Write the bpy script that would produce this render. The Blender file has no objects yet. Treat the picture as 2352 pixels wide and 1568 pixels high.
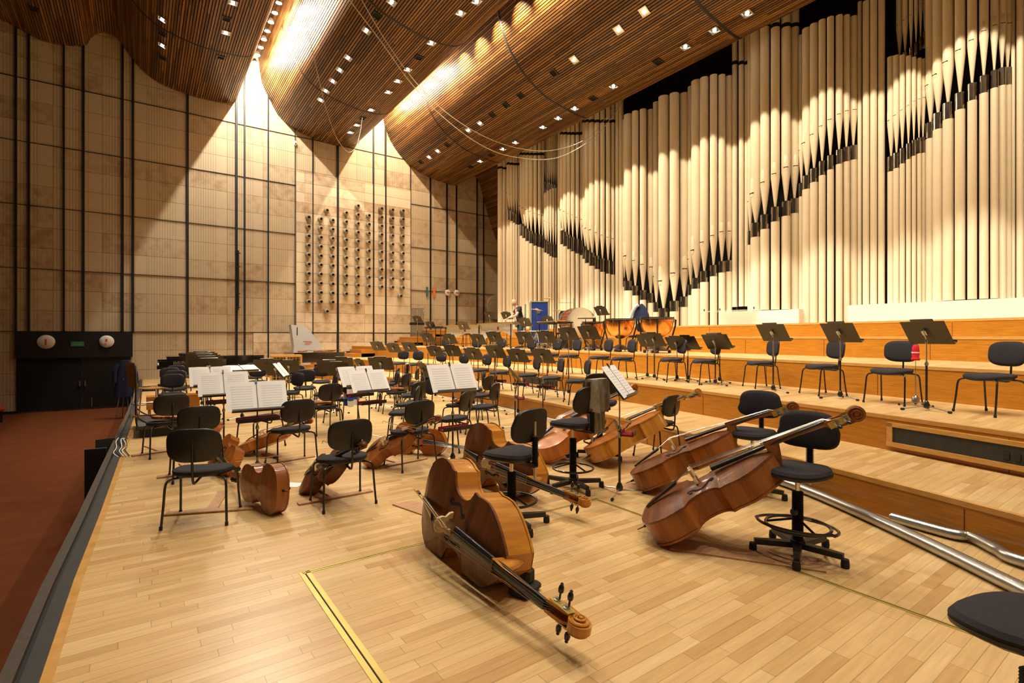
import bpy, bmesh, math, random
from mathutils import Vector, Matrix
random.seed(7)
C = bpy.context.scene.collection
PI = math.pi
# ---------------------------------------------------------------- camera, world, exposure
F, CX, HY, EYE = 1191.0, 1176.0, 773.0, 1.62          # focal length in px of the 2352 px frame, eye height in metres
SN, CS = 0.8128, 0.5826
cam = bpy.data.cameras.new('camera'); camo = bpy.data.objects.new('camera', cam); C.objects.link(camo)
cam.sensor_width = 36; cam.lens = 36*F/2352; cam.shift_y = -11/2352; cam.clip_end = 200; cam.clip_start = 0.05
camo.location = (0, 0, EYE); camo.rotation_euler = (PI/2, 0, -math.atan2(CS, SN))
bpy.context.scene.camera = camo
W = bpy.data.worlds.new('world'); bpy.context.scene.world = W; W.use_nodes = True
W.node_tree.nodes['Background'].inputs[0].default_value = (1.0, 0.78, 0.5, 1)
W.node_tree.nodes['Background'].inputs[1].default_value = 0.025
vs = bpy.context.scene.view_settings
vs.view_transform = 'Standard'; vs.look = 'None'; vs.gamma = 1; vs.use_curve_mapping = False
vs.exposure = 0.88
WARM = (1.0, 0.87, 0.69)
DOWN_POWER, TROUGH_POWER, TROUGH2_POWER = 240.0, 330.0, 260.0
bpy.context.scene.cycles.use_light_tree = True
bpy.context.scene.cycles.max_bounces = 6
bpy.context.scene.cycles.diffuse_bounces = 3
bpy.context.scene.cycles.sample_clamp_indirect = 6
# ---------------------------------------------------------------- where things stand
def ray(px):
    r = (px-CX)/F
    return SN*r+CS, -CS*r+SN
def P(px, py, h=0.0):
    z = F*(EYE-h)/(py-HY); a, b = ray(px); return Vector((a*z, b*z, h))
def PZ(px, py, z):
    a, b = ray(px); return Vector((a*z, b*z, EYE-(py-HY)*z/F))
def PY(px, py, Y):
    a, b = ray(px); return PZ(px, py, Y/b)
def PX(px, py, X):
    a, b = ray(px); return PZ(px, py, X/a)
def proj(v):
    z = v[0]*CS+v[1]*SN; r = v[0]*SN-v[1]*CS
    return CX+F*r/z, HY-F*(v[2]-EYE)/z
YM = 11.5
RIS = [6.75, 8.15, 10.15, 12.5, 13.75]
LV = [0.0, 0.32, 0.72, 1.2, 1.62, 1.96]
def rx(k, y): return RIS[k]-0.0138*(y-YM)**2
def seat_on(px, py, lvl, h=0.46, marg=0.34):
    """point on tier lvl under an item seen at px,py at height h above that tier, kept inside the tier"""
    v = P(px, py, LV[lvl]+h) if LV[lvl]+h < EYE-.1 and py > HY+4 else PX(px, py, RIS[lvl-1]+0.8)
    a, b = ray(px); z = v[0]/a
    for _ in range(60):
        x, y = a*z, b*z
        if lvl > 0 and x < rx(lvl-1, y)+marg: z += 0.1; continue
        if lvl < 5 and x > rx(lvl, y)-marg: z -= 0.1; continue
        break
    return Vector((a*z, b*z, LV[lvl]))
# ---------------------------------------------------------------- materials
M = {}
def nm(name):
    m = bpy.data.materials.new(name); m.use_nodes = True; M[name] = m
    nt = m.node_tree; return m, nt, nt.nodes['Principled BSDF']
def N(nt, t, **kw):
    n = nt.nodes.new(t)
    for k, v in kw.items():
        if k in n.inputs: n.inputs[k].default_value = v
        else: setattr(n, k, v)
    return n
def plain(name, col, rough=0.5, metal=0.0, coat=0.0, var=0.0, scale=30, emit=None, alpha=1.0, bump=0.0, trans=0.0, spec=None):
    m, nt, b = nm(name)
    b.inputs['Base Color'].default_value = (*col, 1); b.inputs['Roughness'].default_value = rough
    b.inputs['Metallic'].default_value = metal; b.inputs['Coat Weight'].default_value = coat
    b.inputs['Coat Roughness'].default_value = 0.08
    if spec is not None: b.inputs['Specular IOR Level'].default_value = spec
    if trans: b.inputs['Transmission Weight'].default_value = trans
    if alpha < 1: b.inputs['Alpha'].default_value = alpha
    if emit: b.inputs['Emission Color'].default_value = (*emit[0], 1); b.inputs['Emission Strength'].default_value = emit[1]
    if var or bump:
        tc = N(nt, 'ShaderNodeTexCoord'); no = N(nt, 'ShaderNodeTexNoise', Scale=scale, Detail=4.0)
        nt.links.new(tc.outputs['Object'], no.inputs['Vector'])
        if var:
            mx = N(nt, 'ShaderNodeMix', data_type='RGBA')
            mx.inputs[6].default_value = (*[c*(1-var) for c in col], 1); mx.inputs[7].default_value = (*[min(1, c*(1+var)) for c in col], 1)
            nt.links.new(no.outputs['Fac'], mx.inputs[0]); nt.links.new(mx.outputs[2], b.inputs['Base Color'])
        if bump:
            bp = N(nt, 'ShaderNodeBump', Strength=bump, Distance=0.01); nt.links.new(no.outputs['Fac'], bp.inputs['Height']); nt.links.new(bp.outputs[0], b.inputs['Normal'])
    return m
def grain(name, c1, c2, rough=0.35, stretch=(1, 12, 12), scale=3.0, coat=0.0, metal=0, detail=6):
    """wood: noise stretched along one axis"""
    m, nt, b = nm(name)
    tc = N(nt, 'ShaderNodeTexCoord'); mp = N(nt, 'ShaderNodeMapping'); mp.inputs['Scale'].default_value = stretch
    no = N(nt, 'ShaderNodeTexNoise', Scale=scale, Detail=float(detail), Roughness=0.6)
    rp = N(nt, 'ShaderNodeValToRGB'); rp.color_ramp.elements[0].position = 0.3; rp.color_ramp.elements[1].position = 0.7
    rp.color_ramp.elements[0].color = (*c1, 1); rp.color_ramp.elements[1].color = (*c2, 1)
    L = nt.links.new
    L(tc.outputs['Object'], mp.inputs[0]); L(mp.outputs[0], no.inputs['Vector']); L(no.outputs['Fac'], rp.inputs[0]); L(rp.outputs[0], b.inputs['Base Color'])
    b.inputs['Roughness'].default_value = rough; b.inputs['Coat Weight'].default_value = coat; b.inputs['Coat Roughness'].default_value = 0.1
    return m
def planks(name, c1, c2, c3, w=0.62, h=0.075, rough=0.32):
    m, nt, b = nm(name); L = nt.links.new
    tc = N(nt, 'ShaderNodeTexCoord')
    # staggered plank ids built by hand so every plank gets its own tone
    sx = N(nt, 'ShaderNodeSeparateXYZ'); L(tc.outputs['Object'], sx.inputs[0])
    def mth(op, a, bb=None, v=None):
        n = N(nt, 'ShaderNodeMath', operation=op); L(a, n.inputs[0])
        if bb is not None: L(bb, n.inputs[1])
        if v is not None: n.inputs[1].default_value = v
        return n.outputs[0]
    yy = mth('DIVIDE', sx.outputs[1], v=h); row = mth('FLOOR', yy)
    wn = N(nt, 'ShaderNodeTexWhiteNoise', noise_dimensions='1D'); L(row, wn.inputs['W'])
    off = mth('MULTIPLY', wn.outputs['Value'], v=17.0)
    xx = mth('ADD', mth('DIVIDE', sx.outputs[0], v=w), off); col = mth('FLOOR', xx)
    cb = N(nt, 'ShaderNodeCombineXYZ'); L(row, cb.inputs[0]); L(col, cb.inputs[1])
    w2 = N(nt, 'ShaderNodeTexWhiteNoise', noise_dimensions='2D'); L(cb.outputs[0], w2.inputs['Vector'])
    rp = N(nt, 'ShaderNodeValToRGB'); e = rp.color_ramp.elements
    e[0].position = 0.0; e[0].color = (*c1, 1); e[1].position = 1.0; e[1].color = (*c3, 1)
    e2 = e.new(0.22); e2.color = (*c2, 1); e3 = e.new(0.75); e3.color = (*[(a+b2)/2 for a, b2 in zip(c2, c3)], 1)
    L(w2.outputs['Value'], rp.inputs[0])
    mp = N(nt, 'ShaderNodeMapping'); mp.inputs['Scale'].default_value = (2.0, 26, 26); L(tc.outputs['Object'], mp.inputs[0])
    no = N(nt, 'ShaderNodeTexNoise', Scale=1.6, Detail=6.0, Roughness=0.65); L(mp.outputs[0], no.inputs['Vector'])
    gm = N(nt, 'ShaderNodeMapRange'); gm.inputs[1].default_value = 0.3; gm.inputs[2].default_value = 0.75; gm.inputs[3].default_value = 0.84; gm.inputs[4].default_value = 1.1
    L(no.outputs['Fac'], gm.inputs[0])
    fy = mth('FRACT', yy); fx = mth('FRACT', xx)
    sy = mth('LESS_THAN', fy, v=0.045); sxx = mth('LESS_THAN', fx, v=0.006)
    seam = mth('MAXIMUM', sy, sxx); inv = mth('SUBTRACT', mth('MULTIPLY', seam, v=-0.42), v=-1.0)
    tot = mth('MULTIPLY', gm.outputs[0], inv)
    big = N(nt, 'ShaderNodeTexNoise', Scale=0.5, Detail=3.0); L(tc.outputs['Object'], big.inputs['Vector'])
    bm_ = N(nt, 'ShaderNodeMapRange'); bm_.inputs[3].default_value = 0.9; bm_.inputs[4].default_value = 1.08; L(big.outputs['Fac'], bm_.inputs[0])
    tot = mth('MULTIPLY', tot, bm_.outputs[0])
    mx = N(nt, 'ShaderNodeMix', data_type='RGBA', blend_type='MULTIPLY'); mx.inputs[0].default_value = 1.0
    L(rp.outputs[0], mx.inputs[6]); L(tot, mx.inputs[7]); L(mx.outputs[2], b.inputs['Base Color'])
    b.inputs['Roughness'].default_value = rough
    return m
planks('floor_wood', (0.55, 0.33, 0.125), (0.66, 0.43, 0.18), (0.76, 0.54, 0.26))
def stone(name, base, course, width, flute=True, k=0.0):
    m, nt, b = nm(name); L = nt.links.new
    tc = N(nt, 'ShaderNodeTexCoord'); sx = N(nt, 'ShaderNodeSeparateXYZ'); L(tc.outputs['Object'], sx.inputs[0])
    def mth(op, a, bb=None, v=None):
        n = N(nt, 'ShaderNodeMath', operation=op); L(a, n.inputs[0])
        if bb is not None: L(bb, n.inputs[1])
        if v is not None: n.inputs[1].default_value = v
        return n.outputs[0]
    zz = mth('DIVIDE', mth('ADD', sx.outputs[2], v=-1.8+course*40), v=course); row = mth('FLOOR', zz)
    xx = mth('DIVIDE', mth('ADD', sx.outputs[0], v=40.0), v=width); col = mth('FLOOR', xx)
    cb = N(nt, 'ShaderNodeCombineXYZ'); L(row, cb.inputs[0]); L(col, cb.inputs[1])
    wn = N(nt, 'ShaderNodeTexWhiteNoise', noise_dimensions='2D'); L(cb.outputs[0], wn.inputs['Vector'])
    no = N(nt, 'ShaderNodeTexNoise', Scale=3.2, Detail=7.0, Roughness=0.65); L(tc.outputs['Object'], no.inputs['Vector'])
    fine = N(nt, 'ShaderNodeTexNoise', Scale=34.0, Detail=3.0, Roughness=0.7); L(tc.outputs['Object'], fine.inputs['Vector'])
    t = mth('ADD', mth('MULTIPLY', wn.outputs['Value'], v=0.5), mth('MULTIPLY', no.outputs['Fac'], v=0.8))
    rp = N(nt, 'ShaderNodeValToRGB'); e = rp.color_ramp.elements
    e[0].position = 0.25; e[0].color = (*[c*f for c, f in zip(base, (0.58, 0.44, 0.36))], 1); e[1].position = 1.0; e[1].color = (*[min(1, c*f) for c, f in zip(base, (1.08, 1.1, 1.16))], 1)
    e2 = e.new(0.6); e2.color = (*base, 1)
    L(t, rp.inputs[0])
    fz = mth('FRACT', zz); fx = mth('FRACT', xx)
    j = mth('MAXIMUM', mth('LESS_THAN', fz, v=0.018/course), mth('LESS_THAN', fx, v=0.012/width))
    if flute:
        fl = mth('FRACT', mth('DIVIDE', sx.outputs[0], v=0.085))
        g = mth('MULTIPLY', mth('LESS_THAN', fl, v=0.16), mth('GREATER_THAN', mth('ADD', fine.outputs['Fac'], mth('MULTIPLY', wn.outputs['Value'], v=0.06)), v=0.44))
        g = mth('MULTIPLY', g, mth('LESS_THAN', mth('FRACT', mth('DIVIDE', xx, v=1.0)), v=0.74))
        g = mth('MULTIPLY', g, v=0.85)
        j = mth('MAXIMUM', j, g)
    pit = mth('MULTIPLY', mth('LESS_THAN', fine.outputs['Fac'], v=0.36), v=0.5)
    j = mth('MAXIMUM', j, pit)
    mx = N(nt, 'ShaderNodeMix', data_type='RGBA', blend_type='MULTIPLY'); L(mth('MULTIPLY', j, v=0.8), mx.inputs[0])
    L(rp.outputs[0], mx.inputs[6]); mx.inputs[7].default_value = (0.42, 0.33, 0.22, 1); L(mx.outputs[2], b.inputs['Base Color'])
    bp = N(nt, 'ShaderNodeBump', Strength=0.4, Distance=0.02); L(mth('MULTIPLY', j, v=-1.0), bp.inputs['Height']); L(bp.outputs[0], b.inputs['Normal'])
    b.inputs['Roughness'].default_value = 0.75; b.inputs['Specular IOR Level'].default_value = 0.2
    return m
stone('travertine', (0.53, 0.43, 0.29), 0.7155, 1.34)
stone('smooth_travertine', (0.68, 0.56, 0.39), 0.44, 2.7, flute=False)
def slat_mat():
    m, nt, b = nm('slat_wood'); L = nt.links.new
    tc = N(nt, 'ShaderNodeTexCoord'); at = N(nt, 'ShaderNodeUVMap'); 
    sp = N(nt, 'ShaderNodeSeparateXYZ'); L(at.outputs[0], sp.inputs[0])
    fl = N(nt, 'ShaderNodeMath', operation='FLOOR'); L(sp.outputs[0], fl.inputs[0])
    sy = N(nt, 'ShaderNodeMath', operation='DIVIDE'); L(sp.outputs[1], sy.inputs[0]); sy.inputs[1].default_value = 2.9
    w1 = N(nt, 'ShaderNodeTexWhiteNoise', noise_dimensions='1D'); L(fl.outputs[0], w1.inputs['W'])
    ad = N(nt, 'ShaderNodeMath', operation='ADD'); L(sy.outputs[0], ad.inputs[0]); L(w1.outputs['Value'], ad.inputs[1])
    f2 = N(nt, 'ShaderNodeMath', operation='FLOOR'); L(ad.outputs[0], f2.inputs[0])
    cb = N(nt, 'ShaderNodeCombineXYZ'); L(fl.outputs[0], cb.inputs[0]); L(f2.outputs[0], cb.inputs[1])
    wn = N(nt, 'ShaderNodeTexWhiteNoise', noise_dimensions='2D'); L(cb.outputs[0], wn.inputs['Vector'])
    rp = N(nt, 'ShaderNodeValToRGB'); e = rp.color_ramp.elements
    e[0].color = (0.085, 0.036, 0.010, 1); e[1].color = (0.30, 0.145, 0.042, 1); e2 = e.new(0.5); e2.color = (0.17, 0.078, 0.021, 1)
    L(wn.outputs['Value'], rp.inputs[0]); L(rp.outputs[0], b.inputs['Base Color']); b.inputs['Roughness'].default_value = 0.38
    return m
slat_mat()
grain('riser_wood', (0.36, 0.128, 0.009), (0.52, 0.215, 0.018), rough=0.33, stretch=(3, 3, 40), scale=1.2)
grain('trim_wood', (0.50, 0.26, 0.06), (0.66, 0.37, 0.11), rough=0.35, stretch=(3, 3, 20))
grain('board_wood', (0.42, 0.22, 0.10), (0.58, 0.34, 0.17), rough=0.6, stretch=(3, 14, 3))
grain('cabinet_wood', (0.50, 0.25, 0.05), (0.68, 0.38, 0.09), rough=0.35, stretch=(10, 10, 2))
grain('bent_wood', (0.36, 0.18, 0.05), (0.50, 0.27, 0.09), rough=0.3, stretch=(2, 12, 12))
def varnish(name, c1, c2, sc=5, coat=0.4, rough=0.4):
    m = grain(name, c1, c2, rough=rough, stretch=(14, 1.2, 1.2), scale=sc/5.0, coat=coat, detail=5); m.node_tree.nodes['Principled BSDF'].inputs['Specular IOR Level'].default_value = 0.3; return m
varnish('amber_varnish', (0.34, 0.105, 0.007), (0.66, 0.29, 0.025)); M['amber_varnish'].node_tree.nodes['Principled BSDF'].inputs['Coat Weight'].default_value = .9
varnish('brown_varnish', (0.085, 0.024, 0.007), (0.20, 0.062, 0.012))
varnish('orange_varnish', (0.32, 0.085, 0.008), (0.52, 0.17, 0.018))
varnish('red_varnish', (0.20, 0.055, 0.009), (0.36, 0.12, 0.018))
varnish('dark_varnish', (0.10, 0.03, 0.010), (0.18, 0.055, 0.016))
varnish('violin_varnish', (0.34, 0.10, 0.012), (0.55, 0.20, 0.03))
plain('ebony', (0.012, 0.010, 0.009), 0.28, coat=0.3)
plain('maple', (0.62, 0.44, 0.22), 0.45, var=0.15)
plain('hole_black', (0.004, 0.003, 0.002), 0.9)
plain('steel_string', (0.6, 0.58, 0.55), 0.25, metal=1.0)
plain('chrome', (0.75, 0.74, 0.72), 0.16, metal=1.0)
plain('satin_steel', (0.55, 0.54, 0.52), 0.32, metal=1.0)
plain('brass', (0.62, 0.50, 0.16), 0.42, metal=0.75, var=0.25, scale=8)
plain('gold_paint', (0.62, 0.42, 0.12), 0.4, metal=0.8)
plain('black_metal', (0.016, 0.014, 0.012), 0.28, coat=0.3)
plain('desk_metal', (0.050, 0.038, 0.018), 0.42, var=0.1)
plain('charcoal_fabric', (0.030, 0.027, 0.032), 0.9, bump=0.25, scale=220, var=0.25, spec=0.3)
plain('black_plastic', (0.018, 0.016, 0.013), 0.42, bump=0.08, scale=300)
plain('black_rubber', (0.014, 0.013, 0.012), 0.75)
plain('piano_black', (0.007, 0.006, 0.006), 0.12, coat=1.0)
plain('red_velvet', (0.28, 0.008, 0.020), 0.85, var=0.2)
plain('paper', (0.93, 0.94, 0.95), 0.8)
plain('ink', (0.62, 0.62, 0.64), 0.8)
plain('black_paint', (0.006, 0.005, 0.005), 0.55)
plain('worn_black', (0.030, 0.031, 0.030), 0.5, var=0.5, scale=16)
plain('worn_brown', (0.055, 0.040, 0.028), 0.65, var=0.5, scale=24)
plain('carpet', (0.13, 0.040, 0.014), 1.0, var=0.25, scale=3, bump=0.3, spec=0.05)
plain('organ_cream', (0.76, 0.65, 0.465), 0.45, var=0.05, scale=2)
plain('organ_lip', (0.78, 0.66, 0.45), 0.36)
plain('organ_tin', (0.42, 0.38, 0.31), 0.2, metal=1.0, var=0.45, scale=9)
plain('plinth_white', (0.80, 0.75, 0.62), 0.55, var=0.03)
plain('void_black', (0.004, 0.003, 0.004), 0.9)
plain('tube_grey', (0.62, 0.60, 0.54), 0.35, metal=0.25)
plain('pot_clay', (0.30, 0.24, 0.16), 0.5, var=0.1)
plain('sign_white', (0.75, 0.72, 0.66), 0.4)
plain('sign_red', (0.65, 0.06, 0.03), 0.4)
plain('sign_orange', (0.75, 0.16, 0.03), 0.5)
plain('sign_green', (0.05, 0.13, 0.09), 0.5)
plain('exit_green', (0.04, 0.18, 0.09), 0.5)
plain('lamp_glow', (1, 0.95, 0.85), 0.5, emit=((1.0, 0.90, 0.72), 45.0))
plain('cove_glow', (1, 1, 1), 0.5, emit=((0.93, 0.98, 1.0), 60.0))
plain('copper', (0.85, 0.36, 0.09), 0.22, metal=1.0, var=0.25, scale=7)
plain('drum_skin', (0.72, 0.68, 0.60), 0.6, var=0.04, scale=3)
plain('drum_shell', (0.13, 0.030, 0.015), 0.22, coat=0.8, var=0.2)
plain('cream_cloth', (0.60, 0.54, 0.40), 0.9, var=0.1)
plain('blue_case', (0.010, 0.035, 0.22), 0.45, var=0.1)
plain('case_edge', (0.42, 0.40, 0.20), 0.4, metal=0.3)
plain('navy_shirt', (0.012, 0.011, 0.018), 0.9, var=0.1)
plain('denim', (0.055, 0.085, 0.15), 0.9, var=0.2)
plain('skin', (0.62, 0.33, 0.22), 0.5)
plain('shoe_black', (0.02, 0.02, 0.02), 0.5)
plain('navy_cloth', (0.015, 0.022, 0.06), 0.9, var=0.2)
plain('white_cloth', (0.75, 0.74, 0.70), 0.9)
plain('blue_cloth', (0.03, 0.09, 0.36), 0.9)
plain('grey_wool', (0.40, 0.37, 0.30), 0.95, var=0.35, scale=20, bump=0.4)
plain('scarf_green', (0.45, 0.50, 0.33), 0.95, var=0.3)
plain('scarf_red', (0.50, 0.10, 0.04), 0.95, var=0.3)
plain('red_wool', (0.62, 0.012, 0.025), 0.95, bump=0.4, scale=80)
plain('quilt_grey', (0.52, 0.53, 0.52), 0.7, bump=0.7, scale=22, var=0.06)
plain('duct_foil', (0.44, 0.435, 0.41), 0.30, metal=0.9, bump=0.15, scale=40)
plain('glass_green', (0.55, 0.75, 0.62), 0.05, alpha=0.28)
plain('rope_white', (0.62, 0.56, 0.42), 0.9)
plain('tray_black', (0.012, 0.010, 0.010), 0.3, coat=0.4)
plain('tin_green', (0.25, 0.42, 0.15), 0.4)
plain('podium_grey', (0.11, 0.095, 0.085), 0.9, var=0.35, scale=60)
plain('seat_red', (0.40, 0.04, 0.015), 0.9)
plain('water_bottle', (0.75, 0.8, 0.85), 0.1, alpha=0.5)
plain('label_blue', (0.1, 0.2, 0.5), 0.5)
# ---------------------------------------------------------------- mesh builder
class MB:
    def __init__(s): s.v = []; s.f = []
    def add(s, vs_, fs):
        o = len(s.v); s.v += [tuple(v) for v in vs_]; s.f += [tuple(i+o for i in f) for f in fs]; return s
    def box(s, c, d, m=None):
        x, y, z = [k/2 for k in d]
        vv = [Vector((sx*x, sy*y, sz*z)) for sx in (-1, 1) for sy in (-1, 1) for sz in (-1, 1)]
        if m is not None: vv = [m @ v for v in vv]
        vv = [v+Vector(c) for v in vv]
        return s.add(vv, [(0, 1, 3, 2), (4, 6, 7, 5), (0, 4, 5, 1), (2, 3, 7, 6), (0, 2, 6, 4), (1, 5, 7, 3)])
    def rbox(s, c, d, r=0.01, m=None):
        """box with chamfered vertical and horizontal edges"""
        x, y, z = [k/2 for k in d]; r = min(r, x*.9, y*.9, z*.9)
        rings = []
        for (i, zz) in ((r, -z), (0, -z+r), (0, z-r), (r, z)):
            a, b = x-i, y-i
            rings.append([Vector(p) for p in ((a, b-r, zz), (a-r, b, zz), (-a+r, b, zz), (-a, b-r, zz), (-a, -b+r, zz), (-a+r, -b, zz), (a-r, -b, zz), (a, -b+r, zz))])
        vv = [p for q in rings for p in q]
        if m is not None: vv = [m @ v for v in vv]
        vv = [v+Vector(c) for v in vv]
        fs = [(k*8+i, k*8+(i+1) % 8, (k+1)*8+(i+1) % 8, (k+1)*8+i) for k in range(3) for i in range(8)]
        fs += [tuple(reversed(range(8))), tuple(range(24, 32))]
        return s.add(vv, fs)
    def tube(s, pts, r, n=8, closed=False, caps=True):
        pts = [Vector(p) for p in pts]; k = len(pts)
        rr = r if isinstance(r, (list, tuple)) else [r]*k
        up = None; rings = []
        for i, p in enumerate(pts):
            a = pts[(i-1) % k] if (i > 0 or closed) else p
            b = pts[(i+1) % k] if (i < k-1 or closed) else p
            t = (b-a)
            t = t.normalized() if t.length > 1e-9 else Vector((0, 0, 1))
            if up is None:
                up = Vector((0, 0, 1)) if abs(t.z) < 0.9 else Vector((1, 0, 0))
            up = (up-t*up.dot(t)); up = up.normalized() if up.length > 1e-6 else t.orthogonal().normalized()
            sd = t.cross(up)
            rings += [p+(up*math.cos(2*PI*j/n)+sd*math.sin(2*PI*j/n))*rr[i] for j in range(n)]
        fs = []
        for i in range(k if closed else k-1):
            for j in range(n):
                fs.append((i*n+j, i*n+(j+1) % n, ((i+1) % k)*n+(j+1) % n, ((i+1) % k)*n+j))
        if caps and not closed: fs += [tuple(reversed(range(n))), tuple(range((k-1)*n, k*n))]
        return s.add(rings, fs)
    def lathe(s, prof, n=16, m=None, c=(0, 0, 0), cap=True):
        vv = []; k = len(prof)
        for r, z in prof: vv += [Vector((r*math.cos(2*PI*j/n), r*math.sin(2*PI*j/n), z)) for j in range(n)]
        if m is not None: vv = [m @ v for v in vv]
        vv = [v+Vector(c) for v in vv]
        fs = [(i*n+j, i*n+(j+1) % n, (i+1)*n+(j+1) % n, (i+1)*n+j) for i in range(k-1) for j in range(n)]
        if cap: fs += [tuple(reversed(range(n))), tuple(range((k-1)*n, k*n))]
        return s.add(vv, fs)
    def prism(s, poly, z0, z1, m=None):
        n = len(poly); vv = [Vector((x, y, z0)) for x, y in poly]+[Vector((x, y, z1)) for x, y in poly]
        if m is not None: vv = [m @ v for v in vv]
        return s.add(vv, [tuple(reversed(range(n))), tuple(range(n, 2*n))]+[(i, (i+1) % n, n+(i+1) % n, n+i) for i in range(n)])
    def pad(s, out, rings, fn=None):
        """closed cushion: outline scaled through rings (scale, z)"""
        n = len(out); vv = []
        for sc, z in rings: vv += [Vector((x*sc, y*sc, z)) for x, y in out]
        if fn: vv = [Vector(fn(*v)) for v in vv]
        fs = [(i*n+j, i*n+(j+1) % n, (i+1)*n+(j+1) % n, (i+1)*n+j) for i in range(len(rings)-1) for j in range(n)]
        fs += [tuple(reversed(range(n))), tuple(range((len(rings)-1)*n, len(rings)*n))]
        return s.add(vv, fs)
    def grid(s, rows):
        n = len(rows[0]); vv = [p for r in rows for p in r]
        return s.add(vv, [(i*n+j, i*n+j+1, (i+1)*n+j+1, (i+1)*n+j) for i in range(len(rows)-1) for j in range(n-1)])
    def xf(s, m): s.v = [tuple(m @ Vector(v)) for v in s.v]; return s
    def mesh(s, name, mat, ang=40):
        me = bpy.data.meshes.new(name); me.from_pydata(s.v, [], s.f); me.validate()
        bm = bmesh.new(); bm.from_mesh(me); bmesh.ops.recalc_face_normals(bm, faces=bm.faces); bm.to_mesh(me); bm.free()
        me.materials.append(M[mat])
        me.shade_smooth(); me.set_sharp_from_angle(angle=math.radians(ang))
        return me
    def build(s, name, mat, parent=None, label=None, cat=None, group=None, kind=None, ang=40, loc=None):
        o = bpy.data.objects.new(name, s.mesh(name, mat, ang)); C.objects.link(o)
        if parent: o.parent = parent
        if loc is not None: o.location = loc
        return tag(o, label, cat, group, kind)
def tag(o, label=None, cat=None, group=None, kind=None):
    if label: o['label'] = label
    if cat: o['category'] = cat
    if group: o['group'] = group
    if kind: o['kind'] = kind
    return o
def thing(name, label, cat, loc=(0, 0, 0), rz=0.0, group=None):
    o = bpy.data.objects.new(name, None); o.empty_display_size = 0.1; C.objects.link(o)
    o.location = loc; o.rotation_euler = (0, 0, rz); return tag(o, label, cat, group)
KIDS = {}
def copy_tree(o, parent=None):
    c = o.copy(); C.objects.link(c); c.parent = parent
    for ch in o.children: copy_tree(ch, c)
    return c
def dup(o, label, loc, rz=None, group=None):
    c = copy_tree(o); c.location = loc
    if rz is not None: c.rotation_euler = (0, 0, rz)
    c['label'] = label
    if group: c['group'] = group
    return c
def RZ(a): return Matrix.Rotation(a, 4, 'Z')
def RX(a): return Matrix.Rotation(a, 4, 'X')
def RY(a): return Matrix.Rotation(a, 4, 'Y')
def TR(x, y, z): return Matrix.Translation((x, y, z))
def sup(a, b, n=28, e=2.8):
    o = []
    for i in range(n):
        t = 2*PI*i/n; c, s_ = math.cos(t), math.sin(t)
        o.append((a*math.copysign(abs(c)**(2/e), c), b*math.copysign(abs(s_)**(2/e), s_)))
    return o
def catmull(p, n=6):
    out = []
    for i in range(len(p)-1):
        p0, p1, p2, p3 = p[max(i-1, 0)], p[i], p[i+1], p[min(i+2, len(p)-1)]
        for k in range(n):
            t = k/n
            out.append(tuple(0.5*((2*b)+(c-a)*t+(2*a-5*b+4*c-d)*t*t+(-a+3*b-3*c+d)*t**3) for a, b, c, d in zip(p0, p1, p2, p3)))
    out.append(tuple(p[-1])); return out
ORD = ['first', 'second', 'third', 'fourth', 'fifth', 'sixth', 'seventh', 'eighth', 'ninth', 'tenth', 'eleventh', 'twelfth', 'thirteenth', 'fourteenth', 'fifteenth', 'sixteenth', 'seventeenth', 'eighteenth', 'nineteenth', 'twentieth']
# ================================================================ the setting
YN, YB = -1.6, 24.0
edge = [(-0.42, YN), (-0.40, 2.5), (-0.36, 4.5), (-0.30, 6.05), (-0.19, 9.8), (-0.06, 14.3), (0.05, 20.2), (0.06, YB)]
mb = MB(); mb.prism(edge+[(17.0, YB), (17.0, YN)], -0.12, 0.0); mb.build('floor', 'floor_wood', kind='structure')
mb = MB(); mb.box((-9.9, 9.5, -1.03), (20.2, 32, 0.1)); mb.build('floor', 'carpet', kind='structure')
# black edge strips of the stage: inner flat board, groove, outer worn board
def strip(off0, off1, z0, z1, name, mat):
    mb = MB(); rows = []
    for (x, y) in edge:
        rows.append([Vector((x+off0, y, z0)), Vector((x+off0, y, z1)), Vector((x+off1, y, z1)), Vector((x+off1, y, z0)), Vector((x+off0, y, z0))])
    mb.grid(rows); return mb.build(name, mat, kind='structure')
strip(-0.075, 0.0, -0.12, 0.012, 'trim_1', 'worn_black')
strip(-0.105, -0.075, -0.12, -0.03, 'trim_2', 'black_paint')
strip(-0.165, -0.105, -0.12, 0.004, 'trim_3', 'worn_brown')
strip(-0.12, -0.06, -0.98, -0.1, 'wall_stage', 'black_paint')
strip(0.0, 0.05, -0.02, 0.0015, 'trim_4', 'trim_wood')
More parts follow.
